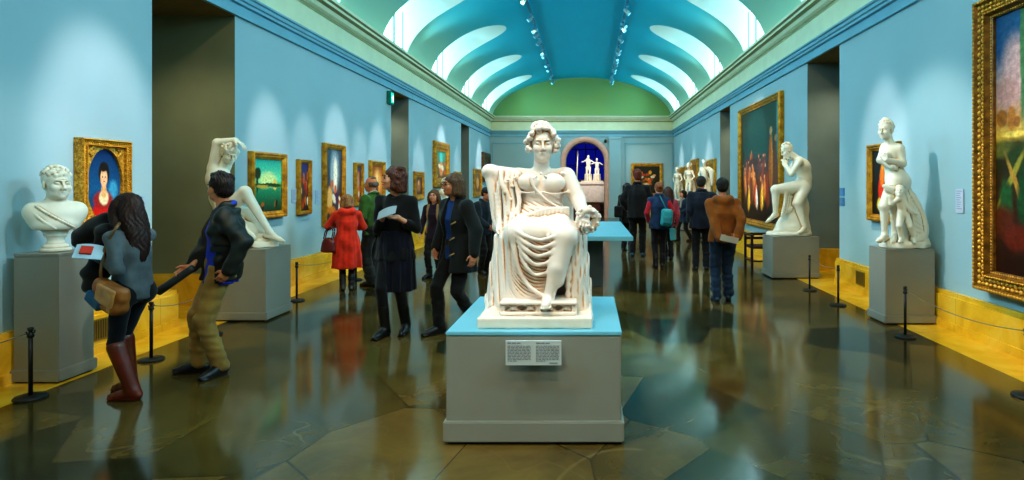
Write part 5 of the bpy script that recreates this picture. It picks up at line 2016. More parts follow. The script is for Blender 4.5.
def swag(x, y, z):
    xc = .02 - .20 * (.5 - z)
    u = (x - xc)
    ph = 2 * PI / .043 * (z - 3.0 * u * u + .30 * u)
    wgt = np.exp(-((u + .01) / .125) ** 4) * np.clip((.57 - z) / .1, 0, 1) * np.clip((z - .16) / .08, 0, 1) * (y < .02)
    leg = np.clip(1.2 - np.exp(-((x - (.185 - .30 * (.60 - z))) / .055) ** 2) * 1.2, 0, 1)
    w2 = np.clip((-.16 - u) / .06, 0, 1) + np.clip((u - .20) / .05, 0, 1)
    vert = np.sin(2 * PI / .048 * (x + .12 * (.6 - z) * np.sign(x) + .012 * np.sin(9 * z)) + 1.5 * y / .1) + .4 * np.sin(2 * PI / .027 * (x + .10 * z) + 1.3)
    wz = np.clip((.62 - z) / .1, 0, 1) * np.clip((z - .075) / .03, 0, 1)
    sgn = np.sin(ph)
    return wgt * leg * .012 * (np.abs(sgn) * 1.6 - .8 + .3 * np.sin(2 * ph + 1)) + np.minimum(w2, 1) * wz * .005 * vert


c.disp(swag)
# swags that hang between the knees
for i, (ya, ym, yb, r) in enumerate(((231, 240, 235, .011), (236, 248, 242, .012), (241, 256, 249, .012), (247, 265, 257, .011), (254, 275, 266, .010))):
    c.tube([S(517 + i * .8, ya, 4.01), S(527, (ya + ym * 2) / 3, 3.985), S(540 - i, ym, 4.01), S(551, (ym + yb) / 2, 3.995), S(558 - i, yb, 3.995)], r, r * .6, .016, 5)
# long curved hem of the over-skirt
c.tube([S(514, 236, 4.04), S(515, 254, 4.02), S(520, 272, 4.02), S(530, 287, 4.01), S(543, 296, 3.98)], .015, .010, .014)
c.tube([S(510, 238, 4.09), S(509, 262, 4.07), S(512, 282, 4.07), S(520, 297, 4.05)], .011, .012, .014)
for (a, b) in ((509, 503), (505, 496), (501, 490), (513, 510)):
    c.tube([S(a, 232, 4.27), S((a + b) / 2 + 1, 272, 4.19), S(b, 312, 4.15)], .010, .013, .02)
for (a, b, yy) in ((576, 575, 4.10), (583, 583, 4.18), (570, 568, 4.09)):
    c.tube([S(a - 3, 226, yy + .08), S((a + b) / 2 - 1, 268, yy + .01), S(b, 312, yy - .01)], .010, .013, .025)
# cloth bunched on the floor round the stool
for (a, b, r) in (((506, 303), (532, 300), .024), ((498, 307), (512, 303), .022), ((560, 301), (580, 304), .024), ((574, 311), (590, 318), .018), ((486, 317), (500, 310), .016)):
    c.tube([S(a[0], a[1], 4.16), S((a[0] + b[0]) / 2, (a[1] + b[1]) / 2 - 1, 4.12), S(b[0], b[1], 4.13)], r, r, .035)
# torso ----------------------------------------------------------------------
c.ell(S(542, 208, 4.45), (.140, .105, .14), None, .04)
c.ell(S(542, 192, 4.46), (.160, .11, .13), None, .04)
c.cap(S(521, 177, 4.47), S(563, 177, 4.47), .064, .064, .05)
c.ell(S(528, 182, 4.375), (.074, .064, .066), None, .03)
c.ell(S(554, 183, 4.375), (.078, .066, .068), None, .03)


def dress(x, y, z):
    w = np.exp(-((z - .76) / .06) ** 2) * (np.abs(x) < .22) * (y < .2)
    return .0022 * w * (np.sin(2 * PI / .045 * (x * .8 + z * 1.1)) + np.sin(2 * PI / .027 * (x * .5 + z * 1.2) + 1))


c.disp(dress)
# girdle under the bust, the groove of the sash crossing the belly, neckline of rosettes
c.tube([S(516, 191, 4.38), S(529, 193, 4.335), S(541, 192, 4.33), S(554, 194, 4.335), S(567, 192, 4.37)], .006, .006, .006)
c.tube([S(533, 176, 4.30), S(536, 186, 4.305), S(545, 196, 4.315), S(556, 204, 4.325), S(570, 210, 4.35)], .0065, .0065, .006, 6, True)
c.tube([S(531, 177, 4.315), S(534, 187, 4.315), S(543, 197, 4.325), S(554, 205, 4.335), S(568, 211, 4.36)], .007, .007, .012)
for i in range(11):
    u = i / 10
    c.ell(S(520 + 42 * u, 173.5 + 5 * abs(math.sin(2 * PI * u)), 4.385 - .05 * math.sin(PI * u)), .011, None, .006)
# cloth band rolled across the lap, from her right hand to the left hip
for (pa, pb, pc) in (((552, 217, 4.23), (543, 226, 4.14), (536, 232, 4.07)), ((560, 217, 4.23), (550, 227, 4.12), (541, 235, 4.05)), ((545, 217, 4.22), (535, 224, 4.15), (526, 229, 4.08)), ((564, 219, 4.2), (556, 227, 4.1), (548, 236, 4.03))):
    c.tube([S(*pa), S(*pb), S(*pc)], .011, .009, .014)
for k in range(5):
    o = k * 2.6
    c.tube([S(504, 229 + o * .5, 4.24), S(516, 221 + o, 4.19), S(531, 214 + o, 4.22), S(548, 209 + o * .8, 4.25), S(568, 208 + o * .7, 4.33)], .014, .011, .007)
# cloak from the shoulder down her right side and over the arm
for (p0, p1, p2, p3, r) in (((514, 172, 4.42), (511, 188, 4.38), (513, 206, 4.36), (512, 226, 4.30), .019), ((509, 172, 4.42), (505, 190, 4.38), (506, 210, 4.36), (507, 232, 4.30), .020),
                            ((504, 172, 4.43), (499, 190, 4.40), (499, 212, 4.38), (501, 232, 4.32), .020), ((498, 171, 4.44), (493, 190, 4.43), (493, 210, 4.42), (498, 230, 4.36), .018),
                            ((518, 173, 4.40), (517, 186, 4.37), (519, 200, 4.35), (517, 216, 4.32), .016), ((501, 170, 4.40), (502, 184, 4.36), (508, 196, 4.35), (508, 214, 4.34), .014)):
    c.tube([S(*p0), S(*p1), S(*p2), S(*p3)], r, r * 1.05, .012)
c.box(S(506, 205, 4.47), (.085, .055, .21), roty(.10), .04, .03)


def cloak(x, y, z):
    w = np.clip((-.13 - x) / .03, 0, 1) * np.clip((z - .60) / .05, 0, 1) * np.clip((.99 - z) / .05, 0, 1) * (y < .15)
    return .006 * w * (np.abs(np.sin(PI / .034 * (x + .10 * (z - .8) + .012 * np.sin(14 * z)))) - .5)


c.disp(cloak)
for i, (px, py) in enumerate(((508, 180), (512, 186), (505, 192), (510, 199), (507, 208), (511, 214), (515, 178))):
    c.ell(S(px, py, 4.35), (.016, .014, .012), None, .008)
# arms ------------------------------------------------------------------------
c.cap(S(517, 177, 4.47), S(489, 172, 4.48), .066, .054, .03)      # her right upper arm, out to the side
c.ell(S(490, 171, 4.46), (.055, .055, .05), None, .02)
c.cap(S(490, 173, 4.47), S(500, 224, 4.40), .046, .034, .02)
hand_clay(c, S(500, 224, 4.36), A3(.30, -.25, -1), A3(.6, -.5, 0), -1, .95, .8)
c.cap(S(566, 177, 4.46), S(578, 200, 4.42), .072, .058, .03)      # her left arm
c.cap(S(578, 200, 4.42), S(585, 216, 4.22), .054, .038, .02)
hand_clay(c, S(584, 217, 4.20), A3(.12, -1, -.35), A3(-.2, -.3, -1), 1, .95, .9)
# neck and head ---------------------------------------------------------------
c.cap(S(541, 174, 4.46), S(542, 155, 4.44), .060, .056, .03)
HC = S(542.5, 144.5, 4.41)
HR = rotz(.10) @ rotx(.03)
head_clay(c, HC, HR, 1.12, True)
# her bare left shin and foot on the stool
c.cap(S(564, 238, 4.045), S(556, 268, 4.0), .066, .050, .03)
c.cap(S(556, 268, 4.0), S(549, 297, 4.0), .049, .037, .02)
an = S(548.5, 297, 4.0)
c.cap(an + A3(0, .03, -.02), an + A3(-.01, -.07, -.032), .036, .030, .02)
c.cap(an, an + A3(-.015, -.10, -.040), .034, .024, .02)
for i in range(5):
    c.cap(an + A3(-.035 + i * .013, -.09, -.046), an + A3(-.040 + i * .014, -.128 + .004 * i, -.052), .0095, .008, .003)
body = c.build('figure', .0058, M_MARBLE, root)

# hair of curls with a knot on top
c = Clay()
p = lambda x, y, z: HC + HR @ (A3(x, y, z) * 1.12)
c.ell(p(0, .025, .035), A3(.082, .098, .092) * 1.08, HR, .01)
c.ell(p(0, -.098, -.045), A3(.068, .066, .098) * 1.08, HR, .012, True)
rr = random.Random(4)
for q in (-1, 1):
    for i in range(26):
        u = rr.random()
        z = .055 - u * .10
        c.ell(p(q * (.080 + .018 * math.sin(PI * u) + rr.uniform(-.010, .012)), rr.uniform(-.055, .03), z), np.full(3, rr.uniform(.014, .021)), None, .005)
for i in range(34):
    a = rr.uniform(0, PI)
    c.ell(p(.072 * math.cos(a), -.062 + rr.uniform(-.01, .03), .052 + .058 * math.sin(a) + rr.uniform(-.01, .01)), np.full(3, rr.uniform(.014, .020)), None, .005)
for i in range(40):
    a, b = rr.uniform(0, 2 * PI), rr.uniform(0, 1.3)
    c.ell(p(.082 * math.sin(b) * math.cos(a), .03 + .09 * math.sin(b) * math.sin(a), .045 + .092 * math.cos(b)), np.full(3, rr.uniform(.016, .024)), None, .006)
c.ell(p(-.015, .02, .125), (.06, .05, .035), None, .02)
c.ell(p(.0, .11, .02), (.06, .05, .05), None, .02)
c.disp(wrinkles(.002, 120, 3))
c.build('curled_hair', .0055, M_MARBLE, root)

# the wreath in her left hand: a thing of its own
wc = np.array(W(587.5, 220, 4.16))
c = Clay()
rr = random.Random(8)
Rw = rotz(.35) @ rotx(.25)
for i in range(20):
    a = 2 * PI * i / 20
    c.ell(wc + Rw @ A3(.064 * math.cos(a), 0, .074 * math.sin(a)), .024, None, .01)
for i in range(70):
    a = rr.uniform(0, 2 * PI)
    b = rr.uniform(0, 2 * PI)
    r0 = .024
    c.ell(wc + Rw @ A3((.066 + r0 * math.cos(b)) * math.cos(a), r0 * math.sin(b), (.076 + r0 * math.cos(b)) * math.sin(a)), A3(.012, .009, .011) * rr.uniform(.8, 1.3), rotz(rr.uniform(0, 3)) @ rotx(rr.uniform(0, 3)), .003)
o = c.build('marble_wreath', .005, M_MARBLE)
tag(o, 'carved marble flower wreath in the hand of the seated statue', 'wreath')


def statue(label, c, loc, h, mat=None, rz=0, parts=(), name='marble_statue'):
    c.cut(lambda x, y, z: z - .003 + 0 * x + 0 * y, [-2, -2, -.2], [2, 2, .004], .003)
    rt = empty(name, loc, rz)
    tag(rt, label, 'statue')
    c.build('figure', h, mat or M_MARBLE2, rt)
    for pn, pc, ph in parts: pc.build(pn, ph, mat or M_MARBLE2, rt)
    return rt


def marble_hair(C, R, s, bun=False, lumps=30, seed=1, h=.007):
    c = Clay()
    p = lambda x, y, z: C + R @ (A3(x, y, z) * s)
    c.ell(p(0, .025, .034), A3(.081, .098, .088) * s, R, .01)
    c.ell(p(0, -.098, -.050), A3(.076, .066, .098) * s, R, .012, True)
    for q in (-1, 1): c.ell(p(q * .09, -.02, -.04), A3(.035, .05, .045) * s, R, .01, True)
    c.ell(p(0, .06, -.025), A3(.06, .05, .05) * s, R, .02)
    rr = random.Random(seed)
    for i in range(lumps):
        a, b = rr.uniform(0, 2 * PI), rr.uniform(0, 1.35)
        q = p(.083 * math.sin(b) * math.cos(a), .028 + .094 * math.sin(b) * math.sin(a), .040 + .088 * math.cos(b))
        c.ell(q, np.full(3, .0135 * s), None, .007)
    if bun:
        c.ell(p(0, .125, .02), A3(.045, .04, .04) * s, R, .015)
        c.ell(p(0, .0, .115), A3(.03, .03, .03) * s, R, .02)
    return c


# ------------------------------------------------------------------ bust of a man (faces +x, towards the hall)
c = Clay()
Z = .0
c.loft([(.0, 0, 0, .105, .095), (.030, 0, 0, .105, .095), (.036, 0, 0, .085, .08), (.055, 0, 0, .085, .08), (.07, 0, 0, .062, .06), (.12, 0, 0, .052, .052), (.135, 0, 0, .08, .07), (.16, 0, 0, .08, .07), (.2, 0, 0, .09, .08)], .008, None, .004)
c.ell((0, .0, .285), (.180, .125, .145), None, .03)
c.ell((.0, -.02, .23), (.155, .12, .08), None, .03)
c.cap((-.135, .01, .345), (.135, .01, .345), .078, .078, .06)
c.box((0, 0, .165), (.3, .3, .022), None, .004, .01, True)
c.loft([(.10, 0, 0, .055, .055), (.14, 0, 0, .075, .068), (.19, 0, 0, .10, .08)], .008, None, .004)
c.tube([A3(-.13, -.07, .40), A3(-.05, -.12, .33), A3(.06, -.135, .25), A3(.13, -.10, .20)], .005, .005, .010)
c.tube([A3(-.16, -.05, .37), A3(-.09, -.115, .28), A3(0, -.140, .20)], .005, .005, .010)
c.cap((0, .0, .36), (0, -.015, .49), .070, .062, .04)
bh, bR = A3(0.01, -.03, .580), rotz(.38) @ rotx(.04)
head_clay(c, bh, bR, 1.16)
bh_hair = marble_hair(bh, bR, 1.16, False, 90, 5)
statue('marble bust of a man with short curled hair on the tall plinth', c, (-4.56, 5.13, 1.074), .0065, M_MARBLE2, math.radians(42), [('curled_hair', bh_hair, .006)], 'marble_bust')

# ------------------------------------------------------------------ reclining figure with raised arms (plinth centre -4.25, 7.5)
c = Clay()
sc = .0125
Q = lambda px, py, y=0.0: A3((px - 589) * sc * (1 + y / 7.5) + 4.24, y, .784 - (py - 184) * sc * (1 + y / 7.5))
c.loft([(.0, .0, 0, .335, .20), (.06, 0, 0, .335, .20), (.085, 0, 0, .31, .18)], .01, None, .01)
c.ell((-.12, .05, .16), (.24, .18, .16), None, .04)
c.ell((-.24, .05, .30), (.17, .17, .16), None, .05)
c.cap((.02, .04, .10), (.28, .0, .08), .09, .05, .05)
c.disp(wrinkles(.014, 17, 3))
pel = Q(226, 211, .0)
c.ell(pel, (.14, .13, .14), None, .05)
c.ell(Q(221, 197, .0), (.135, .12, .16), None, .05)
c.ell(Q(218.5, 179, -.01), (.150, .13, .17), None, .05)
c.ell(Q(217, 178, -.09), (.052, .05, .055), None, .03)
c.ell(Q(226, 179, -.08), (.052, .05, .055), None, .03)
shA, shB = Q(213.5, 168, -.04), Q(226, 167, .07)
c.cap(shA, shB, .062, .055, .05)
c.cap(shA, Q(217.5, 143, -.05), .066, .054, .03)
c.cap(Q(217.5, 143, -.05), Q(235, 140.5, -.07), .055, .038, .02)
hand_clay(c, Q(235, 140.5, -.07), A3(.9, -.05, -.45), A3(-.3, 0, -1), 1, 1.1, .35)
c.cap(shB, Q(236, 152, .14), .05, .042, .03)
c.cap(Q(236, 152, .14), Q(229, 142, .06), .042, .030, .02)
c.cap(Q(222, 168, .0), Q(228, 157, -.01), .055, .05, .03)
rh, rR = Q(229.5, 153.5, -.04), rotz(.95) @ rotx(.50)
head_clay(c, rh, rR, 1.06, True)
c.cap(pel + A3(.04, -.06, .0), Q(245, 192, -.10), .105, .072, .04)
c.cap(Q(245, 192, -.10), Q(269, 231, -.06), .068, .040, .03)
foot_clay(c, Q(269, 231.5, -.06), A3(1, -.1, -.25), 1.05)
c.cap(pel + A3(.05, .08, -.02), Q(249, 213, .10), .10, .070, .04)
c.cap(Q(249, 213, .10), Q(266, 235, .06), .066, .040, .03)
foot_clay(c, Q(265, 235, .06), A3(1, .1, -.1), 1.05)
for i in range(5):
    c.tube([Q(232 + 2 * i, 213 + i, -.10 + .02 * i), Q(235 + 3 * i, 226 + i, -.15), Q(238 + 4 * i, 238, -.14)], .02, .028, .02)
statue('marble figure seated on a rock with both arms raised over the head', c, (-4.24, 7.5, .866), .0078, M_MARBLE2, 0, [('wavy_hair', marble_hair(rh, rR, 1.12, True, 70, 9), .007)])

# ------------------------------------------------------------------ standing woman with child (plinth centre 3.765, 7.24)
c = Clay()
sc = .01207
Q = lambda px, py, y=0.0: A3((px - 589) * sc * (1 + y / 7.24) - 3.78, y, .764 - (py - 184) * sc * (1 + y / 7.24))
c.loft([(.0, .02, 0, .285, .19), (.05, .02, 0, .285, .19), (.075, .02, 0, .265, .17)], .01, None, .01)
c.disp(wrinkles(.008, 20, 3))
# rock, dolphin and drapery behind the legs
c.cap(Q(909, 200, .06), Q(918, 240, .02), .07, .115, .06)
c.cap(Q(904, 184, .05), Q(911, 215, .05), .060, .100, .06)
c.cap(Q(897, 210, .06), Q(900, 240, .05), .07, .10, .05)
c.tube([Q(912, 195, .0), Q(921, 215, -.01), Q(924, 232, -.02), Q(915, 240, -.06)], .035, .045, .03)
for i in range(5): c.tube([Q(905 + i * 2, 190 + 3 * i, -.02), Q(912 + 2 * i, 212 + 2 * i, -.06), Q(913 + 2.2 * i, 240, -.07)], .014, .018, .012)
pel = Q(897, 180, .0)
c.ell(pel, (.140, .125, .13), None, .05)
c.ell(Q(901, 181, .05), (.105, .10, .10), None, .05)
c.ell(Q(894, 168, .0), (.108, .095, .15), None, .05)
c.ell(Q(892, 155, .0), (.128, .105, .14), None, .05)
c.ell(Q(886, 157, -.08), (.05, .05, .05), None, .03)
shL_, shR_ = Q(885, 148, .04), Q(899, 149, -.06)
c.cap(shL_, shR_, .056, .060, .05)
c.cap(shR_, Q(902.5, 163.5, -.10), .055, .046, .03)
c.cap(Q(902.5, 163.5, -.10), Q(886, 160, -.15), .045, .030, .02)
hand_clay(c, Q(886, 160, -.15), A3(-.5, .35, .85), A3(.5, .8, 0), 1, .85, .7)
c.cap(shL_, Q(880, 160, -.02), .050, .042, .03)
c.cap(Q(880.5, 160, -.02), Q(892, 167, -.13), .042, .030, .02)
hand_clay(c, Q(892, 167, -.13), A3(.95, .25, -.1), A3(-.1, .9, .1), -1, .85, .6)
c.cap(Q(891, 149, .0), Q(888, 137, -.01), .052, .048, .03)
sh_, sR = Q(885.5, 129.5, -.02), rotz(-1.0) @ rotx(.14)
head_clay(c, sh_, sR, 1.0, True)
c.cap(pel + A3(-.05, -.05, -.02), Q(884, 206, -.08), .095, .060, .04)
c.cap(Q(884, 206, -.08), Q(884.5, 233, -.05), .054, .036, .03)
foot_clay(c, Q(885, 234, -.05), A3(-.8, -.6, -.05), 1.0)
c.cap(pel + A3(.03, .0, -.02), Q(894, 208, .0), .10, .066, .04)
c.cap(Q(894, 208, .0), Q(895, 233, .02), .054, .036, .03)
foot_clay(c, Q(895, 234, .02), A3(-.6, -.8, -.05), 1.0)
c.tube([Q(884, 186, -.11), Q(893, 189, -.14), Q(902, 185, -.10)], .022, .022, .02)
c.tube([Q(886, 190, -.12), Q(896, 192, -.14), Q(904, 190, -.08)], .018, .018, .02)
# the child
ch, cR = Q(899.5, 191, -.17), rotz(-.5) @ rotx(-.2)
head_clay(c, ch, cR, .62)
c.ell(ch + cR @ A3(0, .012, .018), A3(.056, .066, .06), cR, .006)
c.cap(Q(901, 199, -.16), Q(903, 212, -.13), .058, .062, .04)
c.cap(Q(898, 199, -.19), Q(891, 204, -.20), .028, .024, .02); c.cap(Q(891, 204, -.20), Q(889, 197, -.19), .024, .02, .02)
c.cap(Q(904, 201, -.18), Q(910, 210, -.19), .028, .024, .02); c.cap(Q(910, 210, -.19), Q(917, 214, -.17), .024, .018, .02)
c.cap(Q(901, 214, -.15), Q(899, 226, -.20), .046, .034, .03); c.cap(Q(899, 226, -.20), Q(901, 237, -.15), .032, .026, .02); foot_clay(c, Q(901, 238, -.15), A3(-.6, -.8, 0), .6)
c.cap(Q(905, 214, -.14), Q(910, 226, -.19), .046, .034, .03); c.cap(Q(910, 226, -.19), Q(914, 237, -.14), .032, .026, .02); foot_clay(c, Q(914, 238, -.14), A3(-.4, -.9, 0), .6)
statue('marble standing woman with folded arms and a child at her knee', c, (3.78, 7.24, .886), .0078, M_MARBLE2, 0, [('pinned_hair', marble_hair(sh_, sR, 1.0, True, 40, 2), .007)])

# ------------------------------------------------------------------ seated nude on a rock (plinth centre 3.605, 10.75)
c = Clay()
sc = .01792
Q = lambda px, py, y=0.0: A3((px - 589) * sc * (1 + y / 10.75) - 3.605, y, .92 - (py - 184) * sc * (1 + y / 10.75))
c.loft([(.0, -.02, 0, .40, .25), (.05, -.02, 0, .40, .25), (.08, -.02, 0, .37, .22)], .01, None, .012)
c.cap(Q(791, 226, .02), Q(796, 200, .04), .24, .12, .06)
c.cap(Q(780, 231, .0), Q(790, 220, .0), .10, .16, .06)
c.cap(Q(805, 228, .06), Q(801, 196, .05), .10, .11, .06)
c.disp(wrinkles(.016, 15, 4))
for i in range(4): c.tube([Q(786 + 2 * i, 189, -.14 + .03 * i), Q(785 + 2.2 * i, 202, -.18 + .03 * i), Q(782 + 3 * i, 216 - 2 * i, -.17)], .030, .024, .02)
pel = Q(802, 186.5, .02)
c.ell(pel, (.16, .17, .15), None, .05)
c.ell(Q(804.5, 177, .01), (.125, .15, .17), roty(-.12), .06)
c.ell(Q(802, 167, .0), (.145, .175, .17), roty(-.45), .06)
c.cap(Q(799, 161.5, -.19), Q(796.5, 160.5, .19), .07, .07, .06)
c.cap(Q(799, 162, -.20), Q(791.5, 174, -.22), .058, .046, .03)
c.cap(Q(791.5, 174, -.22), Q(785, 165, -.10), .047, .034, .02)
hand_clay(c, Q(785, 165.5, -.10), A3(-.05, .4, 1), A3(-.1, 1, -.2), 1, 1.15, .8)
c.cap(Q(796, 161, .20), Q(789, 173, .17), .056, .046, .03)
c.cap(Q(789, 173, .17), Q(784.5, 163, .05), .045, .034, .02)
hand_clay(c, Q(784.5, 163, .05), A3(.1, -.5, 1), A3(0, -1, 0), -1, 1.1, .8)
c.cap(Q(798, 160, .0), Q(790.5, 154, -.01), .068, .06, .04)
nh, nR = Q(786.5, 150.5, -.01), rotz(-1.35) @ rotx(.42)
head_clay(c, nh, nR, 1.08)
kA = Q(775.5, 189.5, -.14)
c.cap(pel + A3(-.06, -.10, .0), kA, .125, .08, .04)
c.cap(kA, Q(775.5, 211, -.12), .076, .045, .03)
foot_clay(c, Q(775.5, 212.5, -.12), A3(-.85, -.2, -.45), 1.1)
kB = Q(797.5, 203, -.20)
c.cap(pel + A3(-.02, -.13, -.05), kB, .115, .082, .04)
c.cap(kB, Q(804.5, 226, -.19), .076, .046, .03)
foot_clay(c, Q(804.5, 227.5, -.19), A3(-.75, -.6, -.05), 1.1)
statue('marble seated nude leaning chin on hands upon a rock', c, (3.605, 10.75, .73), .0095, M_MARBLE2, 0, [('short_hair', marble_hair(nh, nR, 1.08, False, 50, 7), .008)])


# ------------------------------------------------------------------ far statues on the right
def far_nude(seed, wrap=False, reach=None):
    J = skeleton(1.30 if not wrap else 1.2, lean=.03, feet=((.08, .02), (-.08, -.08)), wl=A3(.22, -.25, 1.0) if not wrap else A3(.40, -.22, 1.30), wr=A3(-.18, -.12, 1.05) if not wrap else A3(-.2, -.22, 1.1), head=(.4 - seed * .3, .1, 0), female=True)
    c = Clay()
    body_clay(c, J)
    c.loft([(.0, 0, 0, .22, .2), (.06, 0, 0, .22, .2)], .02, None, .01)
    if wrap:
        s = J['s']
        c.loft([(.05, 0, 0, .20, .18), (.6, 0, 0, .16, .14), (1.0 * s, 0, 0, .15, .12)], .03, (8, .02, .01, seed), .02)
        c.tube([J['shL'], (J['elL'] + J['shL']) / 2 + A3(0, 0, -.04), J['wrL'] + A3(0, 0, -.05), J['wrL'] + A3(.02, 0, -.4)], .07, .05, .04)
        c.tube([J['shR'], J['chest'] + A3(0, -.12, 0), J['hipL'] + A3(0, -.12, 0)], .06, .06, .04)
    else:
        c.tube([A3(.16, .08, .05), A3(.15, .08, .4), J['hipL'] + A3(.05, .05, 0)], .06, .04, .04)
    c.ell(J['head'] + J['R'] @ A3(0, .02, .03), A3(.085, .10, .09) * J['s'], J['R'], .01)
    c.ell(J['head'] + J['R'] @ A3(0, .11, .02), A3(.05, .05, .05) * J['s'], None, .02)
    rr = random.Random(seed)
    for i in range(20):
        c.ell(J['head'] + J['R'] @ A3(rr.uniform(-.09, .09), rr.uniform(-.04, .09), rr.uniform(.03, .12)), .022, None, .01)
    return c


for y, z, lab, sd, wr_ in ((18.6, 1.15, 'draped marble statue with an outstretched arm above the navy jacketed man', 1, True), (21.5, 1.05, 'middle one of the three far standing marble statues', 2, False), (24.3, .98, 'farthest standing marble statue near the back wall', 3, False)):
    statue(lab, far_nude(sd, wr_), (3.6, y, z), .018, M_MARBLE2, -.6)

# far bust on the left
c = Clay()
c.loft([(0, 0, 0, .14, .14), (.05, 0, 0, .14, .14), (.06, 0, 0, .08, .08), (.16, 0, 0, .07, .07)], .01, None, .01)
c.ell((0, 0, .28), (.22, .13, .14), None, .05)
c.cap((0, 0, .34), (0, 0, .48), .07, .06, .04)
head_clay(c, A3(0, -.02, .56), np.eye(3), 1.15, True)
rr = random.Random(3)
for i in range(50):
    a, b = rr.uniform(0, 2 * PI), rr.uniform(.1, 1.5)
    c.ell(A3(.10 * math.sin(b) * math.cos(a), .02 + .11 * math.sin(b) * math.sin(a), .60 + .10 * math.cos(b)), .03, None, .01)
statue('marble bust with thick curled hair beyond the couple in black', c, (-4.28, 17.92, 1.12), .012, M_MARBLE2, .5, (), 'marble_bust')

# ------------------------------------------------------------------ group beyond the archway
mb = MB(); mb.box(-.42, -.42, 0, .42, .42, .66, .01)
rt = empty('stone_pedestal', (.18, 33.0, 0), 0); tag(rt, 'tall white pedestal on a dark foot beyond the archway', 'pedestal')
mb.build('foot', plain('pedestal_foot', (96, 50, 40), .6), rt)
mb = MB(); mb.box(-.85, -.5, .66, .70, .5, 1.62, .02); mb.box(-.9, -.55, 1.62, .75, .55, 1.76, .02)
mb.build('white_block', plain('pedestal_white', (236, 224, 218), .6, bump=.2), rt)
c = Clay()
for (ox, hd, hh, aw) in ((-.22, .3, 1.45, -1), (.26, -.4, 1.3, 1)):
    J = skeleton(hh, lean=.12, feet=((.12, .0), (-.12, .05)), wl=A3(.4, -.25, 1.25), wr=A3(-.42, -.2, 1.35), head=(hd, .1, 0))
    c2 = Clay()
    body_clay(c2, J)
    off = A3(ox, 0, 0)
    for op in c2.ops:
        lo, hi, f, k, sub = op
        c.ops.append((lo + off, hi + off, (lambda x, y, z, f=f, ox=ox: f(x - ox, y, z)), k, sub))
        if not sub: c._bb(lo + off, hi + off, False)
    c.loft([(.0, ox, .05, .2, .2), (.45, ox, .05, .17, .16)], .04, (6, .02, .02, 1), .02)
c.loft([(-.0, 0, 0, .62, .36), (.07, 0, 0, .62, .36)], .02, None, .01)
c.ell(A3(-.25 + .02, .02, 1.22), (.12, .14, .12), None, .02)
rt = statue('white marble pair of figures with a lance beyond the archway', c, (.18, 33.0, 1.76), .02, M_MARBLE2)
mb = MB(); mb.tube([(-.86, -.1, .0), (-.80, -.1, 1.55)], .035, 8, .03); mb.tube([(-.80, -.1, 1.45), (-.79, -.1, 1.80)], .06, 8, .005)
mb.build('lance', M_MARBLE2, rt)
# ================================================================== light
def spot(x, y, z, tx, ty, tz, power, size, color=(1, .86, .74), blend=.9, r=.05):
    d = bpy.data.lights.new('track_or_added_lamp', 'SPOT')  # shared by lamps of the tracks and added fill lamps
    d.energy = power; d.color = color; d.spot_size = math.radians(size); d.spot_blend = blend; d.shadow_soft_size = r
    o = bpy.data.objects.new('track_or_added_lamp', d)
    o.location = (x, y, z)
    o.rotation_euler = (Vector((tx, ty, tz)) - Vector((x, y, z))).to_track_quat('-Z', 'Y').to_euler()
    COL.objects.link(o)
    return o


def area(x, y, z, rot, sx, sy, power, color):
    d = bpy.data.lights.new('bounce_lamp', 'AREA')
    d.shape = 'RECTANGLE'; d.size = sx; d.size_y = sy; d.energy = power; d.color = color
    o = bpy.data.objects.new('bounce_lamp', d)
    o.location = (x, y, z); o.rotation_euler = rot
    COL.objects.link(o)
    return o


TL, TR = XC - 1.36, XC + 1.40
TZ = vault_z(TL) - .25
for ty, tz, tg, pw, sz in ((6.0, 2.0, 5.3, 520, 30), (9.1, 2.0, 8.6, 420, 24), (10.25, 2.0, 9.9, 300, 20), (11.5, 2.2, 11.1, 420, 24), (12.7, 2, 12.4, 280, 20), (13.8, 2.1, 13.4, 360, 24), (17.1, 1.9, 16.6, 360, 24),
                           (19.7, 2.5, 19.2, 600, 30), (22.0, 2, 21.6, 300, 24), (26.5, 2.2, 26.0, 600, 36)):
    spot(TL, tg, TZ, XL, ty, tz, pw * 1.9, sz * .68, (1, .82, .80), .75)
for ty, tz, tg, pw, sz in ((4.8, 2.2, 4.3, 600, 44), (8.5, 2.1, 8.1, 420, 26), (14.8, 2.3, 14.3, 800, 40), (20.8, 2.0, 20.2, 420, 30), (23.8, 2.0, 23.4, 380, 26), (27, 2.0, 26.5, 500, 34)):
    spot(TR, tg, TZ, XR, ty, tz, pw * 1.9, sz * .68, (1, .82, .80), .75)
spot(1.0, 25.5, TZ, 2.8, YB, 2.2, 420, 26)
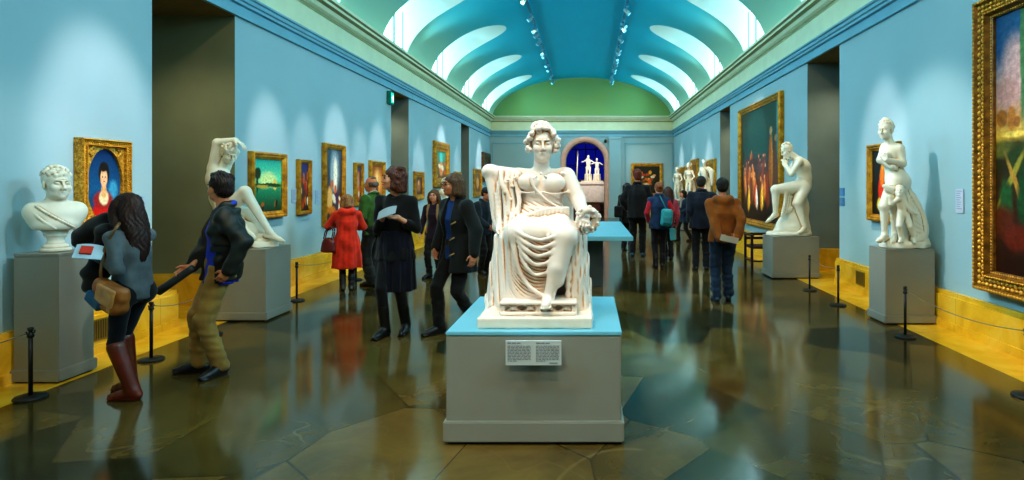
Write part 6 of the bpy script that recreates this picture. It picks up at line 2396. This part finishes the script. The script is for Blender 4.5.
# statues
spot(TL + .1, 2.5, TZ, -.33, 3.95, .8, 440, 32, (1, .90, .82), .7)
spot(TL, -2.4, 5.6, -.35, 3.8, .4, 230, 26, (1, .80, .52), .8, .2)  # added warm fill for the front of the central plinth
spot(TR, 1.6, TZ, -.3, 4.3, 1.3, 130, 24, (1, .9, .76), .7)
spot(TR, 4.9, TZ, -4.5, 5.12, 1.4, 560, 20, (1, .92, .84), .7)
spot(TR, 6.6, TZ, -4.2, 7.5, 1.6, 480, 22, (1, .92, .84), .7)
spot(TL, 7.25, TZ, 3.8, 7.25, 1.7, 1150, 24, (1, .95, .88), .6)
spot(TL, 9.6, TZ, 3.6, 10.7, 1.6, 560, 22, (1, .95, .88), .7)
for y in (18.4, 21.4, 24.2):
    spot(TL, y - 2, TZ, 3.6, y, 1.8, 420, 20, (1, .93, .85), .7)
spot(-.2, 30.6, 4.6, .1, 33.2, 1.9, 520, 50, (1, .95, .9), .7)  # unseen lamp added to brighten the group beyond the archway
# warm lamps added to brighten the yellow base and floor edges
for y in (3.4, 6.3, 9.2, 11.6, 14.5, 18.5, 22.5):
    spot(TL, y - .4, TZ, XL + .2, y, .2, 620, 24, (1, .78, .38), 1.0)
for y in (3.6, 5.4, 9.0, 12.6, 15.5, 19.5, 23.5):
    spot(TR, y - .4, TZ, XR - .2, y, .2, 620, 24, (1, .78, .38), 1.0)
# warm fill lamps added at track height for floor, plinth fronts and visitors
for y in (-2.5, .5, 3.5, 6.5, 9.5, 12.5, 15.5, 18.5, 21.5):
    for x in (TL, TR):
        spot(x, y, TZ - .1, x * .9, y + 7, .4, 170, 100, (1, .74, .40), .8, .12)
# blue lamps added inside the lunettes to strengthen the daylight
for yc in BAYS:
    spot(XC - VA + .1, yc, 5.7, XC + 3.2, yc, .4, 520, 95, (.38, .78, .98), .8, .45)
    spot(XC + VA - .1, yc, 5.7, XC - 3.2, yc, .4, 520, 95, (.38, .78, .98), .8, .45)
# cool lamps added above the cornice ledges to brighten the vault
for y in (4, 8, 12, 16, 20, 24, 28):
    spot(XL + .28, y, 5.06, XC + .6, y, 6.9, 130, 110, (.45, .9, 1), 1.0, .15)
    spot(XR - .28, y, 5.06, XC - .6, y, 6.9, 130, 110, (.45, .9, 1), 1.0, .15)
for x, y in ((XL - .45, 6.95), (XL - .6, 15.3), (XR + .5, 10.5), (XR + .6, 18.2)):
    spot(x, y, ZC - .12, x, y + .5, 0, 60, 130, (1, .88, .6), .8, .05)  # farther doorways have no fitting: lamps added to light their jambs
w = bpy.data.worlds.new('world'); scene.world = w
w.use_nodes = True
w.node_tree.nodes['Background'].inputs[0].default_value = (.4, .6, .7, 1)
w.node_tree.nodes['Background'].inputs[1].default_value = .3
